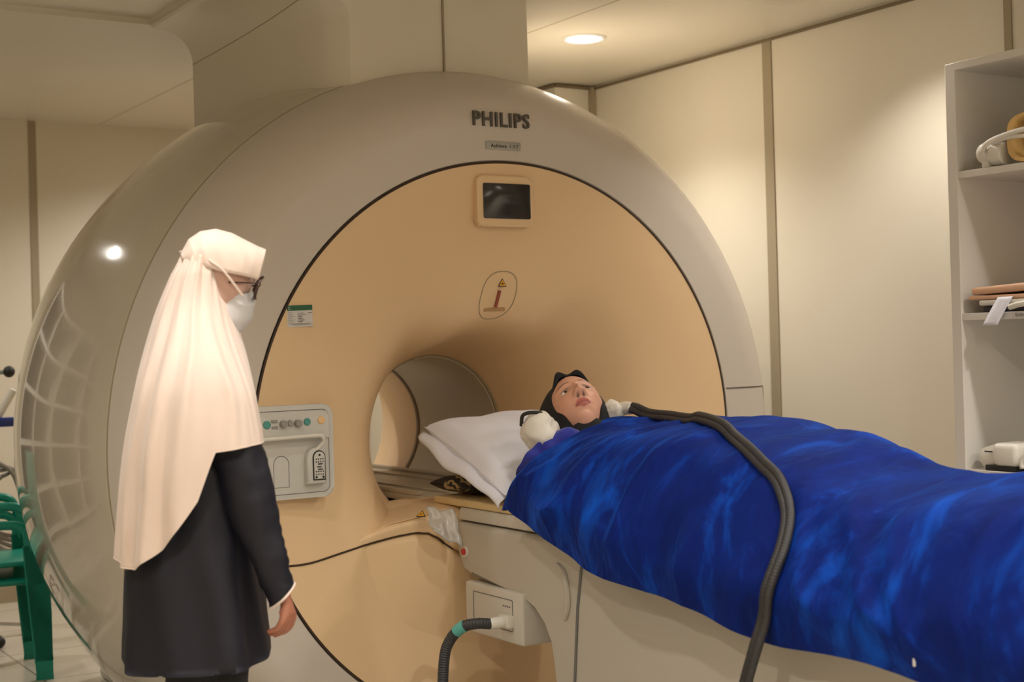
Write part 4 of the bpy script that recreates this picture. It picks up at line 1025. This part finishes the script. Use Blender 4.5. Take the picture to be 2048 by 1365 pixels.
# device on the lower board
KN = thing('knee_coil', 'white rounded coil housing on the lower shelf board above the blanket', 'coil', (1.3, -1.1, .870))
b = MB().tube(cr([(1.25, -1.025, .90), (1.25, -1.035, .905), (1.25, -1.08, .918), (1.25, -1.095, .920)], 5), [.018, .03, .036, .038, .04, .041, .042, .042, .042, .042, .042, .043, .043, .043, .043, .043], 24); b.put('round_end', m_white2, KN)
b = MB().box((1.20, -1.185, .888), (1.33, -1.085, .965), .018, 4); b.put('housing', m_white2, KN)
b = MB().box((1.2035, -1.085, .933), (1.207, -1.055, .937)); b.put('marking', m_ink, KN)
b = MB(); b.box((1.21, -1.17, .8705), (1.32, -1.05, .89), .004); b.put('foot', m_ink, KN)
KN2 = thing('knee_coil', 'white curved coil shell at the frame edge on the lower shelf board', 'coil', (1.28, -1.28, .870))
def shell2(u, v):
    a = PI * (-.1 + 1.2 * u); return (1.2 + .14 * v, -1.27 + .075 * math.cos(a), .900 + .055 * math.sin(a))
V, Fs = grid(shell2, 30, 6); o = put('shell', V, Fs, m_white2, KN2); o.modifiers.new('s', 'SOLIDIFY').thickness = .012

# ------------------------------------------------------------------ behind the scanner on the left
CHM = Matrix((R0, F0, ZZ)).transposed().to_4x4()
def armchair(dz, label):
    t = thing('plastic_armchair', label, 'chair', (-1.35, 2.0, dz), 'stacked teal chairs')
    M = Matrix.Translation((-1.21, 1.83, dz)) @ CHM @ Matrix.Rotation(math.radians(25), 4, 'Z')
    def tb(pts, r): return [M @ Vector(p) for p in pts], r
    for (x0, y0) in ((0, 0), (0, .46), (-.44, .03), (-.44, .43)):
        s_ = 1 if x0 == 0 else -1
        b = MB(); V = []
        for z, xo, w in ((.56, -.02, .036), (.40, .0, .046), (.2, .012, .042), (.03, .02, .034), (0, .02, .036)):
            c = Vector((x0 + s_ * xo, y0, z)); V += [M @ (c + Vector(q)) for q in ((w, -.018, 0), (w * .5, .02, 0), (-w * .5, .02, 0), (-w, -.018, 0))]
        b.add(V, [(k * 4 + i, k * 4 + (i + 1) % 4, k * 4 + 4 + (i + 1) % 4, k * 4 + 4 + i) for k in range(4) for i in range(4)] + [(0, 1, 2, 3), (16, 17, 18, 19)])
        b.put('leg', m_tealp, t, autos=30)
    for y0 in (0, .46):
        b = MB(); b.tube(cr([M @ Vector(p) for p in ((-.45, y0, .60), (-.30, y0, .645), (-.12, y0, .650), (-.055, y0, .635), (-.03, y0, .59), (-.02, y0, .54))], 6), .019, 12); b.put('armrest', m_tealp, t)
    b = MB().box((-.44, .01, .395), (.02, .45, .42), .012, 3, M=M); b.put('seat', m_tealp, t)
    b = MB().box((-.013, .0, 0), (.013, .44, .44), .012, 3, M=M @ Matrix.Translation((-.44, .01, .42)) @ Matrix.Rotation(-.18, 4, 'Y')); b.put('backrest', m_tealp, t)
armchair(0, 'teal plastic armchair behind the left side of the scanner, lowest of its stack')
armchair(.078, 'teal plastic armchair behind the left side of the scanner, topmost of its stack')
IX, IY = -1.27, 2.86
IV = thing('drip_stand', 'steel drip stand with a white arm and blue clip behind the scanner', 'stand', (IX, IY, 0))
b = MB(); b.tube([(IX, IY, .05), (IX, IY, 1.33)], .012, 12)
for k in range(5):
    a = 2 * PI * k / 5; b.tube([(IX, IY, .09), (IX + .26 * math.cos(a), IY + .26 * math.sin(a), .05)], .011, 8)
b.put('pole', m_steel, IV)
for k in range(5):
    a = 2 * PI * k / 5; MB().sphere((IX + .26 * math.cos(a), IY + .26 * math.sin(a), .0255), .025, 14, 10).put('castor', m_ink, IV)
MB().tube([(IX, IY, 1.27), (-1.09, 2.80, 1.275)], .010, 8).put('cross_bar', m_steel, IV)
MB().sphere((-1.075, 2.79, 1.277), .028, 16, 12).put('knob', m_ink, IV)
MB().tube([(-1.06, 2.77, 1.19), (-1.20, 2.84, .93)], .018, 10).put('arm', m_white2, IV)
MB().box((-1.15, 2.76, 1.015), (-1.06, 2.80, 1.06), .008).put('clip', m_bluep, IV)
CG = thing('cable_bundle', 'grey cables looped below the drip stand behind the teal chairs', 'cable', (-1.15, 2.6, .6))
for k in range(4):
    y0 = 2.60 + .02 * k; x0 = -1.21 + .02 * k
    pts = cr([(x0, y0, .88 - .03 * k), (x0 + .10, y0 + .02, .80), (x0 + .15, y0 + .03, .62 - .03 * k), (x0 + .17, y0 + .02, .50), (x0 + .08, y0, .44 + .02 * k), (x0 - .04, y0, .55), (x0 - .05, y0, .75)], 8)
    MB().tube(pts + [pts[0]], .010, 8).put('cable', m_knob, CG)

# white cabinet on the left wall, mirrored in the glossy shell
CA = thing('storage_shelf', 'white grid shelving along the back wall, mirrored in the glossy scanner shell', 'shelf', (-2.8, 3.6, 0))
X0, X1, Y0, Y1 = -3.8, -1.6, 3.45, 3.83
for x in (-3.8, -3.25, -2.7, -2.15, -1.6):
    MB().box((x - .02, Y0, 0), (x + .02, Y1, 2.2)).put('upright', m_white, CA, smooth=False)
for z in (.08, .50, .92, 1.34, 1.76, 2.18):
    b = MB()
    for k in range(4): b.box((X0 + .55 * k + .02, Y0, z - .02), (X0 + .55 * (k + 1) - .02, Y1, z + .02))
    b.put('board', m_white, CA, smooth=False)
MB().box((X0, Y1, 0), (X1, Y1 + .018, 2.2)).put('back_panel', mat('cabinet_back', rgb(95, 85, 68), .6), CA, smooth=False)
